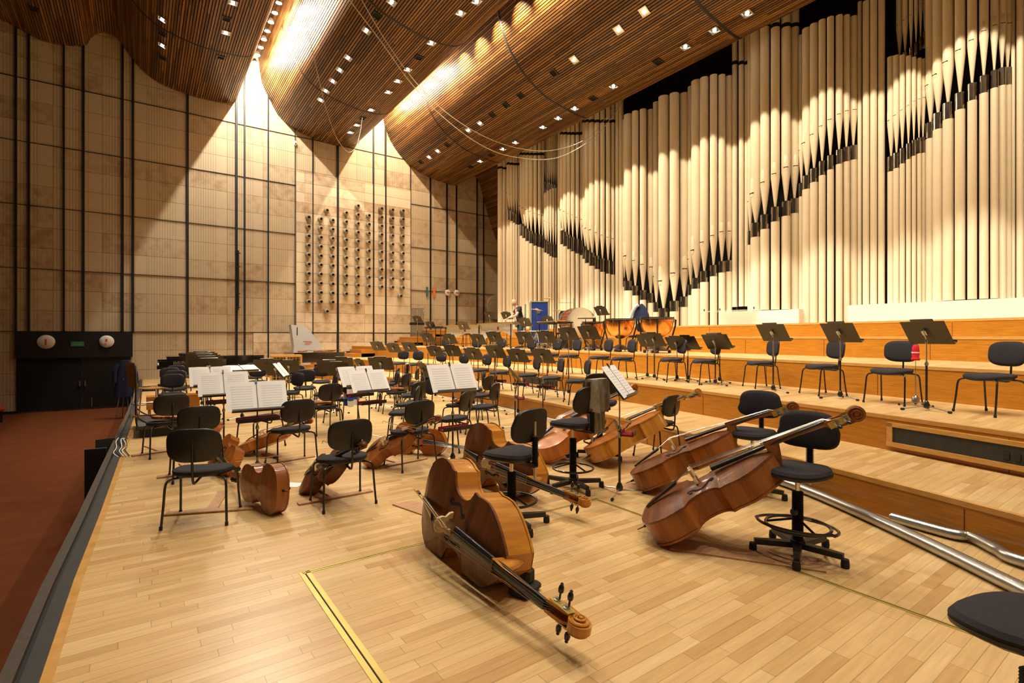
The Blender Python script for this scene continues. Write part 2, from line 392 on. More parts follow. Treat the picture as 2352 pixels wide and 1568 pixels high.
# risers and tiers
ys = [YN+(YB-YN)*i/48 for i in range(49)]
for k in range(5):
    z0, z1 = LV[k], LV[k+1]
    mb = MB(); mb.prism([(rx(k, y)+0.02, y) for y in ys]+[(17.0, YB), (17.0, YN)], z1-0.06, z1); mb.build('floor', 'floor_wood', kind='structure')
    mb = MB(); mb.grid([[Vector((rx(k, y)+0.05, y, z1-0.07)), Vector((rx(k, y)+0.05, y, z0)), Vector((rx(k, y), y, z0)), Vector((rx(k, y), y, z1-0.002)), Vector((rx(k, y)+0.06, y, z1-0.002))] for y in ys])
    mb.build('trim_%d' % (5+k), 'riser_wood', kind='structure')
    mb = MB(); mb.grid([[Vector((rx(k, y)-0.008, y, z1-0.045)), Vector((rx(k, y)-0.012, y, z1)), Vector((rx(k, y)+0.03, y, z1+0.003)), Vector((rx(k, y)+0.03, y, z1-0.03))] for y in ys])
    mb.build('trim_%d' % (10+k), 'trim_wood', kind='structure')
    # seams between the riser panels
    mb = MB()
    for i in range(13):
        y = YN+0.9+i*1.95
        mb.box((rx(k, y)-0.001, y, (z0+z1)/2-0.03), (0.006, 0.007, z1-z0-0.07))
    mb.build('trim_%d' % (15+k), 'dark_varnish', kind='structure')
    # wooden steps beside the stone wall
    for s in range(2):
        x1 = rx(k, 23.2)+0.3; x0 = x1-0.36*(2-s)-0.3; zt = z0+(z1-z0)*(s+1)/3
        mb = MB(); mb.box(((x0+x1)/2, 23.18, (z0+zt)/2), (x1-x0, 1.6, zt-z0)); mb.build('trim_%d' % (20+2*k+s), 'riser_wood', kind='structure')
        mb = MB(); mb.box(((x0+x1)/2+.1, 23.955, zt+0.03), (x1-x0-.2, 0.03, 0.07)); mb.build('baseboard_back', 'black_paint', kind='structure')
mb = MB(); mb.box((9.2, 23.975, 1.26), (2.0, 0.02, 0.1)); mb.build('baseboard_back', 'black_paint', kind='structure')
# stone wall
mb = MB(); mb.box((3.8, YB+0.2, 6.4), (27, 0.4, 15)); mb.build('wall_back', 'travertine', kind='structure')
mb = MB(); mb.box((8.25, YB-0.03, 5.35), (5.4, 0.06, 7.06)); mb.build('wall_back', 'smooth_travertine', kind='structure')
mb = MB(); mb.box((7.4, YB-0.02, 0.9), (7.1, 0.04, 1.75)); mb.build('wall_back', 'smooth_travertine', kind='structure')
k = 30
for (x, w) in ((-3.41, .07), (-3.09, .07), (-2.18, .06), (-1.65, .07), (-.53, .08), (-.22, .08), (1.51, .09), (3.22, .10), (3.52, .07), (4.42, .06), (6.25, .05), (7.35, .12), (9.04, .08), (9.65, .09), (12.05, .08), (13.0, .09), (13.57, .08), (14.84, .07), (15.26, .06), (10.95, .03), (5.5, .02)):
    zb = 1.75 if x < 0 else 0.0
    mb = MB(); mb.box((x, YB-0.045, (zb+12.8)/2), (w*.85, 0.05, 12.8-zb)); mb.build('trim_%d' % k, 'black_paint', kind='structure'); k += 1
for z in (1.80, 3.95, 6.1, 8.25, 10.4):
    segs = ((-9, 5.5), (10.95, 16.5)) if z in (3.95, 6.1) else ((-9, 16.5),)
    for a, b in segs:
        mb = MB(); mb.box(((a+b)/2, YB-0.02, z), (b-a, 0.04, 0.016)); mb.build('trim_%d' % k, 'black_paint', kind='structure'); k += 1
# black doors in the stone wall
mb = MB(); mb.box((-1.83, YB-0.06, 1.33), (3.2, 0.12, 0.9)); mb.build('wall_lintel', 'black_paint', kind='structure')
dr = MB().box((-2.55, YB-0.02, 0.0), (1.70, 0.06, 1.86)).build('door_1', 'void_black', kind='structure')
MB().box((-1.75, YB-0.08, -0.05), (0.03, 0.05, 0.18)).build('door_handle', 'satin_steel', dr)
dr = MB().box((-0.98, YB-0.02, 0.0), (1.38, 0.06, 1.86)).build('door_2', 'black_paint', kind='structure')
MB().box((-1.60, YB-0.08, -0.05), (0.03, 0.05, 0.18)).build('door_handle', 'satin_steel', dr)
MB().box((-1.42, YB-0.06, -0.72), (0.02, 0.02, 0.34)).build('door_edge', 'satin_steel', dr)
MB().box((-6.5, YB-0.03, -0.94), (6.2, 0.06, 0.1)).build('baseboard_back', 'black_paint', kind='structure')
# ---------------------------------------------------------------- ceiling of wooden slats
prof = [(-9.5, 13.6), (-6.5, 12.9), (-3.81, 12.19), (-2.9, 11.86), (-2.3, 11.84), (-1.8, 11.94), (-1.56, 12.08), (-1.44, 12.36), (-1.19, 12.62), (-0.94, 12.68), (-0.68, 12.58), (-0.3, 12.06), (0.1, 11.61), (0.64, 11.30), (1.49, 11.12), (2.24, 11.10), (2.93, 11.17), (3.20, 11.36), (3.30, 11.8), (3.34, 12.6), (3.42, 13.5), (3.75, 13.85), (4.02, 13.4), (4.10, 12.8), (4.20, 12.3), (4.44, 11.80), (4.86, 11.10), (5.50, 10.68), (6.3, 10.46), (7.1, 10.36), (7.85, 10.42), (8.30, 10.72), (8.58, 11.3), (8.68, 12.2), (8.78, 13.1), (9.10, 13.35), (9.40, 13.0), (9.50, 12.3), (9.68, 11.65), (10.02, 11.0), (10.6, 10.40), (11.55, 9.87), (12.7, 9.64), (13.45, 9.58), (13.68, 9.75), (13.74, 10.2), (13.76, 11.2), (13.78, 13.2)]
pc = catmull(prof, 8)
seg = [0.0]
for a, b in zip(pc, pc[1:]): seg.append(seg[-1]+math.hypot(b[0]-a[0], b[1]-a[1]))
def rise(y): return 0.018*(24-y)       # the ceiling climbs a little towards the front of the hall
def at_s(s):
    import bisect
    i = min(max(bisect.bisect_right(seg, s)-1, 0), len(pc)-2)
    t = (s-seg[i])/max(1e-9, seg[i+1]-seg[i]); a, b = pc[i], pc[i+1]
    d = Vector((b[0]-a[0], b[1]-a[1])).normalized()
    return a[0]+(b[0]-a[0])*t, a[1]+(b[1]-a[1])*t, -d.y, d.x
def slat_mesh(name, fn, total, y0, y1, pitch=0.078, gap=0.024, dep=0.045):
    v, f, uv, mi = [], [], [], []
    n = int(total/pitch)
    def pt(s, d):
        x, z, nx, nz = fn(s); v.append((x+nx*d, y0, z+nz*d+rise(y0))); v.append((x+nx*d, y1, z+nz*d+rise(y1)))
    for i in range(n):
        s = i*pitch
        pt(s, 0); pt(s+pitch-gap, 0); pt(s+pitch-gap, dep); pt(s+pitch, dep)
    for i in range(4*n-1):
        f.append((2*i, 2*i+1, 2*i+3, 2*i+2)); u = i//4+0.5
        uv += [(u, y0), (u, y1), (u, y1), (u, y0)]; mi.append(1 if i % 4 == 2 else 0)  # gap faces coloured black: painted shade between the slats, deeper than the recess gives
    me = bpy.data.meshes.new(name); me.from_pydata(v, [], f)
    l = me.uv_layers.new(name='uv')
    for i, q in enumerate(uv): l.data[i].uv = q
    me.materials.append(M['slat_wood']); me.materials.append(M['void_black'])
    for i, p in enumerate(me.polygons): p.material_index = mi[i]
    o = bpy.data.objects.new(name, me); C.objects.link(o); return tag(o, kind='structure')
slat_mesh('ceiling', at_s, seg[-1], -7.0, YB+0.1)
# the slatted flank that comes down beside the organ
fl = catmull([(14.55, 10.45), (14.98, 10.0), (15.26, 9.2), (15.7, 7.9), (16.27, 6.4), (16.6, 3.5), (16.7, 1.9)], 8)
sg2 = [0.0]
for a, b in zip(fl, fl[1:]): sg2.append(sg2[-1]+math.hypot(b[0]-a[0], b[1]-a[1]))
def at2(s):
    import bisect
    i = min(max(bisect.bisect_right(sg2, s)-1, 0), len(fl)-2)
    t = (s-sg2[i])/max(1e-9, sg2[i+1]-sg2[i]); a, b = fl[i], fl[i+1]; d = Vector((b[0]-a[0], b[1]-a[1])).normalized()
    return a[0]+(b[0]-a[0])*t, a[1]+(b[1]-a[1])*t, -d.y, d.x
slat_mesh('wall_side', at2, sg2[-1], 20.6, YB+0.1)
# cross seams of the ceiling
def seam(y, s0, s1, kk):
    mb = MB(); rows = []; n = 60
    for i in range(n+1):
        x, z, nx, nz = at_s(s0+(s1-s0)*i/n); z += rise(y)
        rows.append([Vector((x-nx*0.004, y-0.045, z-nz*0.004)), Vector((x-nx*0.012, y, z-nz*0.012)), Vector((x-nx*0.004, y+0.045, z-nz*0.004))])
    mb.grid(rows); mb.build('trim_%d' % kk, 'black_paint', kind='structure')
def s_of(x):
    return min(range(len(pc)), key=lambda i: abs(pc[i][0]-x))
def ss(x): return seg[s_of(x)]
for i, y in enumerate((19.85, 14.1, 8.0, 2.2)):
    seam(y, ss(-0.6), ss(3.85), 70+3*i); seam(y, ss(4.12), ss(8.6), 71+3*i); seam(y, ss(9.5), ss(13.6), 72+3*i)
# walls that close the hall around and behind the organ
MB().box((15.9, 10.5, 7.6), (0.3, 27.2, 15.2)).xf(TR(0, -1.2, 0)).build('wall_organ', 'void_black', kind='structure')
MB().box((4, YN-3.0, 6.5), (27, 0.3, 15)).build('wall_front', 'travertine', kind='structure')
MB().box((3.5, 9, 15.2), (27, 33, 0.1)).build('ceiling', 'void_black', kind='structure')
# white organ plinths
zp1 = PX(1760, 711, 13.9).z; zp2 = PX(2150, 690, 13.9).z
y1a, y1b = PX(1652, 740, 13.9).y, PX(1836, 740, 13.9).y
y2a, y2b = PX(1948, 730, 13.9).y, PX(2352, 700, 13.9).y-2.0
for (a, b, zt) in ((y1a, y1b, zp1), (y2a, y2b, zp2)):
    mb = MB(); mb.box((14.5, (a+b)/2, (1.96+zt)/2-.01), (1.25, abs(a-b), zt-1.98)); mb.build('wall_plinth', 'plinth_white', kind='structure')
# ---------------------------------------------------------------- organ
def hit(px, py, off=0.0):
    """where the sight line px,py meets the underside of the ceiling"""
    a, b = ray(px); z = 3.0
    import bisect
    xs = [p[0] for p in pc]
    prev = None
    while z < 40:
        x = a*z; h = EYE-(py-HY)*z/F
        best = None
        for p, q in zip(pc, pc[1:]):
            if (p[0]-x)*(q[0]-x) <= 0 and abs(q[0]-p[0]) > 1e-9:
                zz = p[1]+(q[1]-p[1])*(x-p[0])/(q[0]-p[0]); zz += rise(b*z); best = zz if best is None else min(best, zz)
        if best is not None and h >= best: return Vector((a*z, b*z, best-off))
        z += 0.02
    return Vector((a*20, b*20, 10))
XO = 14.45
PLACED = []
def pipes(group, desc, xs, base, band, mouth, top, b=0.42, sleeve=0.34, collar=None, scale=4.127, ox=1140, oy=360, backX=0.0):
    """one field of the organ case: xs = (left, right) of each pipe, in the frame of the close view given by scale, ox, oy"""
    n = len(xs); pts = []
    for i, (l, r) in enumerate(xs):
        px = ox+(l+r)/2/scale
        u = (i-(n-1)/2)/max(1, (n-1)/2)*0.93 if n > 1 else 0
        X = XO+backX-b*math.cos(u*PI/2)
        pts.append((px, X, u))
    ctr = [PX(px, 700, X) for px, X, u in pts]
    for i, (px, X, u) in enumerate(pts):
        c = ctr[i]; ds = [(ctr[j]-c).to_2d().length for j in (i-1, i+1) if 0 <= j < n]
        own = (xs[i][1]-xs[i][0])/scale*X/ray(px)[0]/F/math.hypot(1, (px-CX)/F)/2*1.03
        r = min(min(ds)*0.49, max(own, min(ds)*0.42)) if ds else own
        yv = lambda v: PX(px, oy+v/scale, X).z
        zb = base
        if base < 5:
            for q, rq in PLACED:
                dd = (q-c).to_2d().length
                if dd < r+rq: r = max(.035, min(r, dd-rq-.002))
            PLACED.append((c.copy(), r))
        zt = yv(top[i]) if top and top[i] is not None else 13.5
        phi = u*0.75; nrm = Vector((-math.cos(phi), -math.sin(phi)*1.0, 0)) if False else Vector((-math.cos(phi), -math.sin(phi), 0))
        ang = math.atan2(nrm.y, nrm.x)
        t = thing('organ_pipe', 'organ pipe, %s from the left %s' % (ORD[i], desc), 'organ pipe', (c.x, c.y, zb), ang, group)
        if band and band[i] is not None:
            zs = yv(band[i]); zm = yv(mouth[i]); zl = zs-sleeve
            MB().lathe([(r*.97, 0), (r*.97, zl-zb)], 18).build('pedestal', 'organ_cream', t)
            MB().lathe([(r*.99, zl-zb), (r*.99, zs-zb-.004), (r*.9, zs-zb)], 18).build('sleeve', 'organ_tin', t)
            zc = zm-0.10
            MB().lathe([(r*.16, zs-zb-.02), (r*.22, zs-zb), (r, zc-zb), (r, zt-zb), (r*.93, zt-zb+.001), (r*.93, zt-zb-.12)], 20, cap=False).build('body', 'organ_cream', t, ang=30)
            mh = zm-zb
            MB().box((r*0.93, 0, mh), (r*0.22, r*1.0, r*0.17)).build('mouth_slot', 'hole_black', t)
            lp = MB(); rows = []
            for j in range(9):          # arched upper lip
                a = (j-4)/4; hh = r*(1.9+0.9*math.sqrt(max(0, 1-a*a)))
                th = a*0.58
                rows.append([Vector((r*1.03*math.cos(th), r*1.03*math.sin(th), mh+r*0.1)), Vector((r*1.035*math.cos(th), r*1.035*math.sin(th), mh+hh*.97)), Vector((r*0.99*math.cos(th), r*0.99*math.sin(th), mh+hh))])
            lp.grid(rows)
            rows = []
            for j in range(9):
                a = (j-4)/4; hh = r*0.75*math.sqrt(max(0.02, 1-a*a)); th = a*0.55
                rows.append([Vector((r*1.06*math.cos(th), r*1.06*math.sin(th), mh-r*0.1)), Vector((r*1.03*math.cos(th), r*1.03*math.sin(th), mh-hh)), Vector((r*0.9*math.cos(th), r*0.9*math.sin(th), mh-hh-r*.06))])
            lp.grid(rows); lp.build('lip', 'organ_lip', t)
        else:
            MB().lathe([(r, 0), (r, zt-zb), (r*.93, zt-zb), (r*.93, zt-zb-.1)], 20, cap=False).build('body', 'organ_cream', t, ang=30)
        if collar is not None:
            zc = yv(collar)
            MB().lathe([(r*1.02, zc-zb-.05), (r*1.06, zc-zb-.02), (r*1.06, zc-zb+.03), (r, zc-zb+.06)], 16).build('collar', 'hole_black', t)
E4 = dict(scale=4.127, ox=1140, oy=360)
E5 = dict(scale=4.357, ox=1420, oy=400)
ER = dict(scale=2.091, ox=1650, oy=0)
def prs(*e): return list(zip(e[0::2], e[1::2]))
NB = 1.96
pipes('organ pipes at the far left end', 'of three plain ones beside the stone wall', prs(37, 60, 62, 87, 88, 115), NB, None, None, None, b=.15, collar=112, **E4)
pipes('small mouthed organ pipes at the left end', 'of the five slender ones beside the far end pipes', prs(118, 138, 139, 157, 158, 178, 180, 200, 202, 222), NB, (505, 512, 525, 540, 545), (345, 352, 360, 370, 378), None, b=.2, sleeve=.5, collar=72, **E4)
pipes('organ pipes above the man', 'of the seven rising above the man', prs(248, 266, 267, 287, 288, 313, 317, 345, 352, 385, 392, 425, 427, 450), NB, (640, 660, 685, 705, 725, 738, 750), (470, 487, 503, 520, 537, 550, 560), None, b=.4, sleeve=.55, collar=-20, **E4)
pipes('low row of the double field of small pipes', 'in the low small row above the blue case', prs(452, 466, 467, 481, 482, 502, 504, 527, 530, 550, 553, 575), NB, (780, 790, 800, 820, 832, 835), (600, 608, 620, 632, 640, 648), (360, 345, 325, 310, 300, 303), b=.25, sleeve=.55, **E4)
pipes('high row of the double field of small pipes', 'in the high very thin row above the blue case', prs(468, 479, 484, 495, 500, 512, 518, 530, 535, 546, 551, 562, 566, 576), 7.6, (240, 238, 245, 255, 262, 266, 272), (75, 78, 84, 92, 100, 108, 118), None, b=.15, sleeve=.35, backX=.3, **E4)
pipes('plain organ pipes between the fields', 'of the plain ones directly above the cymbals', prs(580, 605, 606, 612), NB, None, None, None, b=.1, **E4)
pipes('organ pipes above the bass drum', 'of the seven rising above the bass drum', prs(613, 626, 627, 643, 645, 670, 674, 703, 708, 742, 748, 785, 790, 830), NB, (680, 700, 715, 740, 760, 780, 797), (495, 505, 520, 540, 553, 577, 597), None, b=.42, sleeve=.58, collar=-215, **E4)
pipes('organ pipes above the music stand of the timpani', 'of the seven above the left timpani', prs(835, 857, 862, 888, 892, 928, 935, 977, 985, 1028, 1038, 1080, 1085, 1125), NB, (850, 888, 912, 940, 965, 982, 992), (655, 680, 695, 720, 745, 765, 778), None, b=.42, sleeve=.5, collar=-330, **E4)
pipes('plain dark-shaded organ pipes above the middle timpani', 'of two plain ones above the middle timpani', prs(1130, 1168, 1172, 1200), NB, None, None, None, b=.0, backX=-.05, **E4)
pipes('organ pipes above the right timpani', 'of the five above the right timpani', prs(50, 76, 78, 133, 140, 203, 215, 282, 297, 355), NB, (1035, 1070, 1117, 1160, 1190), (790, 820, 865, 905, 932), (-545, -590, -626, -645, -640), b=.42, **E5)
pipes('four largest low-mouthed organ pipes', 'of the four with the lowest mouths', prs(360, 405, 410, 503, 517, 606, 622, 700), NB, (1280, 1340, 1268, 1225), (1025, 1070, 992, 950), (-715, -772, -802, -802), b=.42, **E5)
pipes('organ pipes left of the glass shelf', 'of the six ending at the glass shelf', prs(705, 748, 750, 820, 824, 902, 917, 992, 1002, 1072, 1075, 1137), NB, (1105, 1040, 970, 910, 872, 863), (850, 762, 683, 617, 580, 575), (-873, -928, -960, -988, -988, -975), b=.42, **E5)
pipes('plain organ pipes above the glass shelf', 'of plain ones standing above the glass shelf', prs(1140, 1195, 1198, 1265, 1270, 1300), NB+.55, None, None, None, b=.1, collar=-1106, **E5)
pipes('organ pipes on the small white plinth', 'of the six on the small white plinth', prs(145, 162, 163, 200, 203, 245, 252, 295, 302, 347, 350, 382), zp1, (1110, 1072, 1032, 995, 968, 955), (968, 930, 878, 838, 808, 802), None, b=.45, collar=128, sleeve=.4, **ER)
pipes('organ pipes between the two white plinths', 'of the eight between the white plinths', prs(388, 410, 412, 440, 443, 478, 483, 515, 522, 555, 563, 597, 600, 630, 632, 665), NB, (880, 845, 810, 775, 747, 720, 708, 700), (722, 688, 648, 608, 577, 552, 537, 532), (170, 140, 118, 98, 84, 76, 76, 82), b=.45, sleeve=.36, **ER)
pipes('tall plain organ pipes on the long plinth', 'of four tall plain ones on the long plinth', prs(668, 690, 693, 726, 729, 762, 766, 800), zp2, None, None, (10, 8, -60, -60), b=.1, **ER)
pipes('low row of small pipes on the long plinth', 'in the low small row on the long plinth', prs(818, 842, 844, 868, 872, 896, 900, 926, 928, 950, 953, 974, 976, 990), zp2, (752, 735, 712, 690, 673, 662, 660), (580, 555, 530, 508, 488, 478, 472), (275, 268, 266, 270, 275, 281, 285), b=.25, sleeve=.36, **ER)
pipes('high row of small pipes on the long plinth', 'in the high small row above the long plinth', prs(860, 880, 886, 908, 916, 935, 941, 958, 964, 978, 984, 998), 8.3, (268, 252, 230, 206, 180, 155), (122, 100, 74, 48, 22, 2), None, b=.15, sleeve=.3, backX=.3, **ER)
pipes('largest mouthed organ pipes at the right', 'of the nine large ones at the right end', prs(1003, 1035, 1037, 1075, 1080, 1128, 1135, 1187, 1195, 1243, 1252, 1298, 1305, 1345, 1350, 1374, 1376, 1402), zp2, (590, 545, 495, 447, 402, 365, 340, 328, 327), (410, 360, 300, 245, 198, 155, 128, 118, 120), None, b=.45, sleeve=.36, **ER)
pipes('plain organ pipes at the right edge', 'of plain ones at the right edge', prs(1405, 1428, 1432, 1466, 1470, 1500), zp2, None, None, None, b=.1, **ER)
# glass shelf in front of the pipes
c0 = PX(1636, 716, 13.5); c1 = PX(1722, 711, 13.5)
t = thing('glass_shelf', 'green glass shelf on small clamps in front of the organ pipes', 'shelf', ((c0.x+c1.x)/2, (c0.y+c1.y)/2, c0.z))
MB().box((0.1, 0, 0), (0.7, abs(c0.y-c1.y), 0.03)).build('glass_plate', 'glass_green', t)
for i in range(4): MB().lathe([(0.015, 0), (0.015, 0.05), (.025, .05), (.025, .06)], 8, c=(-.2, -0.8+i*.5, .015)).build('clamp', 'black_metal', t)
# ================================================================ lamps
def downlight(px, py, lit, label):
    p = hit(px, py)
    t = thing('ceiling_spotlight' if lit else 'ceiling_vent', label, 'ceiling light' if lit else 'vent', p)
    i = min(range(len(pc)-1), key=lambda j: abs((pc[j][0]+pc[j+1][0])/2-p.x)+abs(pc[j][1]+rise(p.y)-p.z)*.2)
    sl = math.atan2(pc[i+1][1]-pc[i][1], pc[i+1][0]-pc[i][0]); R_ = RY(-sl)
    mb = MB()
    for (cx, cy, sx, sy) in ((0.115, 0, .03, .26), (-.115, 0, .03, .26), (0, .115, .2, .03), (0, -.115, .2, .03)): mb.box((cx, cy, -.012), (sx, sy, .03))
    mb.xf(R_).build('frame', 'satin_steel' if lit else 'black_metal', t)
    if lit:
        MB().lathe([(.03, -.045), (.045, -.04), (.045, -.015)], 12).xf(R_).build('bulb', 'lamp_glow', t)
        MB().box((0, 0, -.006), (.2, .2, .01)).xf(R_).build('reflector', 'chrome', t)
        l = bpy.data.lights.new('spot', 'SPOT'); near = p.x > 12.3; l.energy = DOWN_POWER*(1.0 if near else 1.0); l.color = (1, .93, .80) if near else WARM; l.spot_size = math.radians(31 if near else (66 if p.y > 18 else 84)); l.spot_blend = 0.3 if near else 0.5; l.shadow_soft_size = 0.05
        lo = bpy.data.objects.new('spot', l); C.objects.link(lo); lo.location = p+Vector((0, 0, -.12))
    else:
        MB().box((0, 0, -.004), (.2, .2, .012)).xf(R_).build('grille', 'hole_black', t)
lit = {'left': [(373, 43), (519, 74), (373, 103), (535, 5)],
       'middle': [(842, 68), (800, 131), (781, 159), (765, 185), (749, 207), (737, 228), (991, 97), (937, 158), (914, 185), (892, 210), (853, 251), (820, 286), (805, 303), (1058, 28), (900, 2), (1095, 2)],
       'right': [(1480, 24), (1421, 67), (1319, 135), (1409, 197), (1320, 248), (1282, 270), (1247, 291), (1184, 326), (1155, 341), (1103, 282), (1076, 298), (1006, 346), (986, 360), (1103, 369), (1641, 69), (1574, 106), (1716, 29)]}
for k_, v_ in lit.items():
    v_ = sorted(v_)
    for i, (px, py) in enumerate(v_):
        downlight(px, py, True, 'lit square ceiling spotlight, %s from the left in the %s wooden wave' % (ORD[i], k_))
dark = {'left': [(372, 75), (373, 131), (520, 42), (507, 131), (78, 20)], 'middle': [(866, 35), (962, 131), (832, 271)], 'right': [(1272, 166), (1196, 219), (1162, 240), (1131, 263), (1027, 332), (1128, 356), (1080, 382), (967, 372), (1512, 141), (1362, 225)]}
for k_, v_ in dark.items():
    for i, (px, py) in enumerate(sorted(v_)):
        downlight(px, py, False, 'unlit dark square ceiling opening, %s from the left in the %s wooden wave' % (ORD[i], k_))
# further downlights of the same waves, out of the frame above and behind the camera
for X, Z in ((2.0, 11.05), (6.6, 10.38), (12.6, 9.6)):
    for Y in (11.5, 8.2, 5.0, 1.8, -1.0):
        if X > 12 and Y > 8: continue
        l = bpy.data.lights.new('spot', 'SPOT'); l.energy = DOWN_POWER*1.6; l.color = WARM; l.spot_size = math.radians(34 if X > 12 else 92); l.spot_blend = 0.5; l.shadow_soft_size = 0.08
        lo = bpy.data.objects.new('spot', l); C.objects.link(lo); lo.location = (X, Y, Z-.12+rise(Y))
# cove lamps in the valleys between the waves
for (X, Z, pw, pit, nm_, jx) in ((3.63, 12.30, TROUGH_POWER, 0.62, 'left', 0.0), (8.97, 12.02, TROUGH2_POWER, 1.15, 'right', 0.0)):
    n = int((22.3+6)/pit); k2 = 0
    for i in range(n):
        Y = 22.3-i*pit; zr = rise(Y)*.6
        if nm_ == 'left' and Y > 16:
            t = thing('cove_lamp', 'bright white reflector lamp, %s from the wall in the ceiling valley' % ORD[k2], 'ceiling light', (X, Y, Z+zr), 0, 'row of lamps in the ceiling valley'); k2 += 1
            MB().lathe([(.02, .16), (.05, .14), (.09, .04), (.10, 0.0), (.085, 0.0)], 16, cap=False).build('reflector', 'satin_steel', t)
            MB().lathe([(.084, .012), (.001, .008)], 16, cap=False).build('lens', 'cove_glow', t)
        if nm_ == 'left' and i % 2: continue
        l = bpy.data.lights.new('cove', 'POINT' if Y > 18.5 else 'SPOT'); l.energy = pw*(.95 if Y > 18.5 else 1.9)
        if Y <= 18.5: l.spot_size = math.radians(74); l.spot_blend = 1.0
        l.color = (1.0, 0.89, 0.72) if nm_ == 'left' else (1.0, 0.82, 0.60); l.shadow_soft_size = 0.02
        lo = bpy.data.objects.new('cove', l); C.objects.link(lo); lo.location = (X, Y, Z-.06+zr)
        if Y <= 18.5: lo.rotation_euler = Vector((1.0, 0, -.95 if nm_ == 'left' else -.75)).to_track_quat('-Z', 'Y').to_euler()
# ================================================================ builders
KX, KY = 0.0, 11.5            # where the conductor stands
def face(v): return math.atan2(KY-v[1], KX-v[0])
# ---------------------------------------------------------------- orchestra chair
def make_chair():
    t = thing('orchestra_chair', 'x', 'chair')
    def bend(x, y, z): return (x, y, z+0.45-0.9*max(0, x-.05)**2*1.6+0.35*y*y*(1 if x < 0 else .6)-0.02*math.cos(x*9))
    out = [(x*(1.0 if x > 0 else .94), y*(1-0.10*(x < -.05))) for x, y in sup(.215, .245, 32, 2.5)]
    MB().pad(out, [(.3, .026), (.7, .026), (.9, .022), (.98, .010), (1, -.006), (.98, -.018), (.90, -.024)], bend).build('seat', 'charcoal_fabric', t)
    MB().pad(out, [(.93, -.020), (.9, -.034), (.3, -.034)], bend).build('seat_shell', 'black_plastic', t)
    o2 = [(x, y-.12*x*x*(y > 0)*0+(.35*x*x if y > 0 else 0)*.6) for x, y in sup(.213, .145, 36, 3.1)]
    def bk(x, y, z):      # pad lies in y/z, thickness along x
        return (-0.235+z+0.75*x*x-0.10*(y), x, 0.70+y)
    MB().pad(o2, [(.2, .030), (.7, .028), (.9, .022), (.975, .010), (.96, .0)], bk).build('backrest', 'charcoal_fabric', t)
    MB().pad(o2, [(.97, .004), (1, -.004), (.985, -.014), (.9, -.022), (.2, -.026)], bk).build('back_shell', 'black_plastic', t)
    for sx in (1, -1):
        for sy in (1, -1):
            pth = catmull([(sx*.05, sy*.03, .405), (sx*.10, sy*.14, .405), (sx*.145, sy*.205, .398), (sx*.172, sy*.232, .36), (sx*.19, sy*.24, .2), (sx*.215, sy*.25, .004)], 4)
            l = MB().tube(pth, .0105, 8).build('leg', 'black_metal', t)
            MB().lathe([(.014, 0), (.014, .03), (.011, .032)], 8, c=(sx*.215, sy*.25, 0.001)).build('foot', 'black_rubber', l)
    MB().tube(catmull([(.06, 0, .395), (-.10, 0, .385), (-.215, 0, .375), (-.25, 0, .42), (-.262, 0, .56), (-.258, 0, .72), (-.245, 0, .725)], 4), .0105, 8).build('spine', 'black_metal', t)
    MB().box((0, 0, .405), (.16, .11, .018)).build('seat_bracket', 'black_metal', t)
    return t
chair0 = make_chair(); used = [False]
def chair(v, label, rz=None, group=None):
    global chair0
    if rz is None: rz = face(v)
    if not used[0]:
        used[0] = True; chair0.location = v; chair0.rotation_euler = (0, 0, rz); chair0['label'] = label
        if group: chair0['group'] = group
        return chair0
    c = copy_tree(chair0); c.location = v; c.rotation_euler = (0, 0, rz); c['label'] = label
    if 'group' in c: del c['group']
    if group: c['group'] = group
    return c
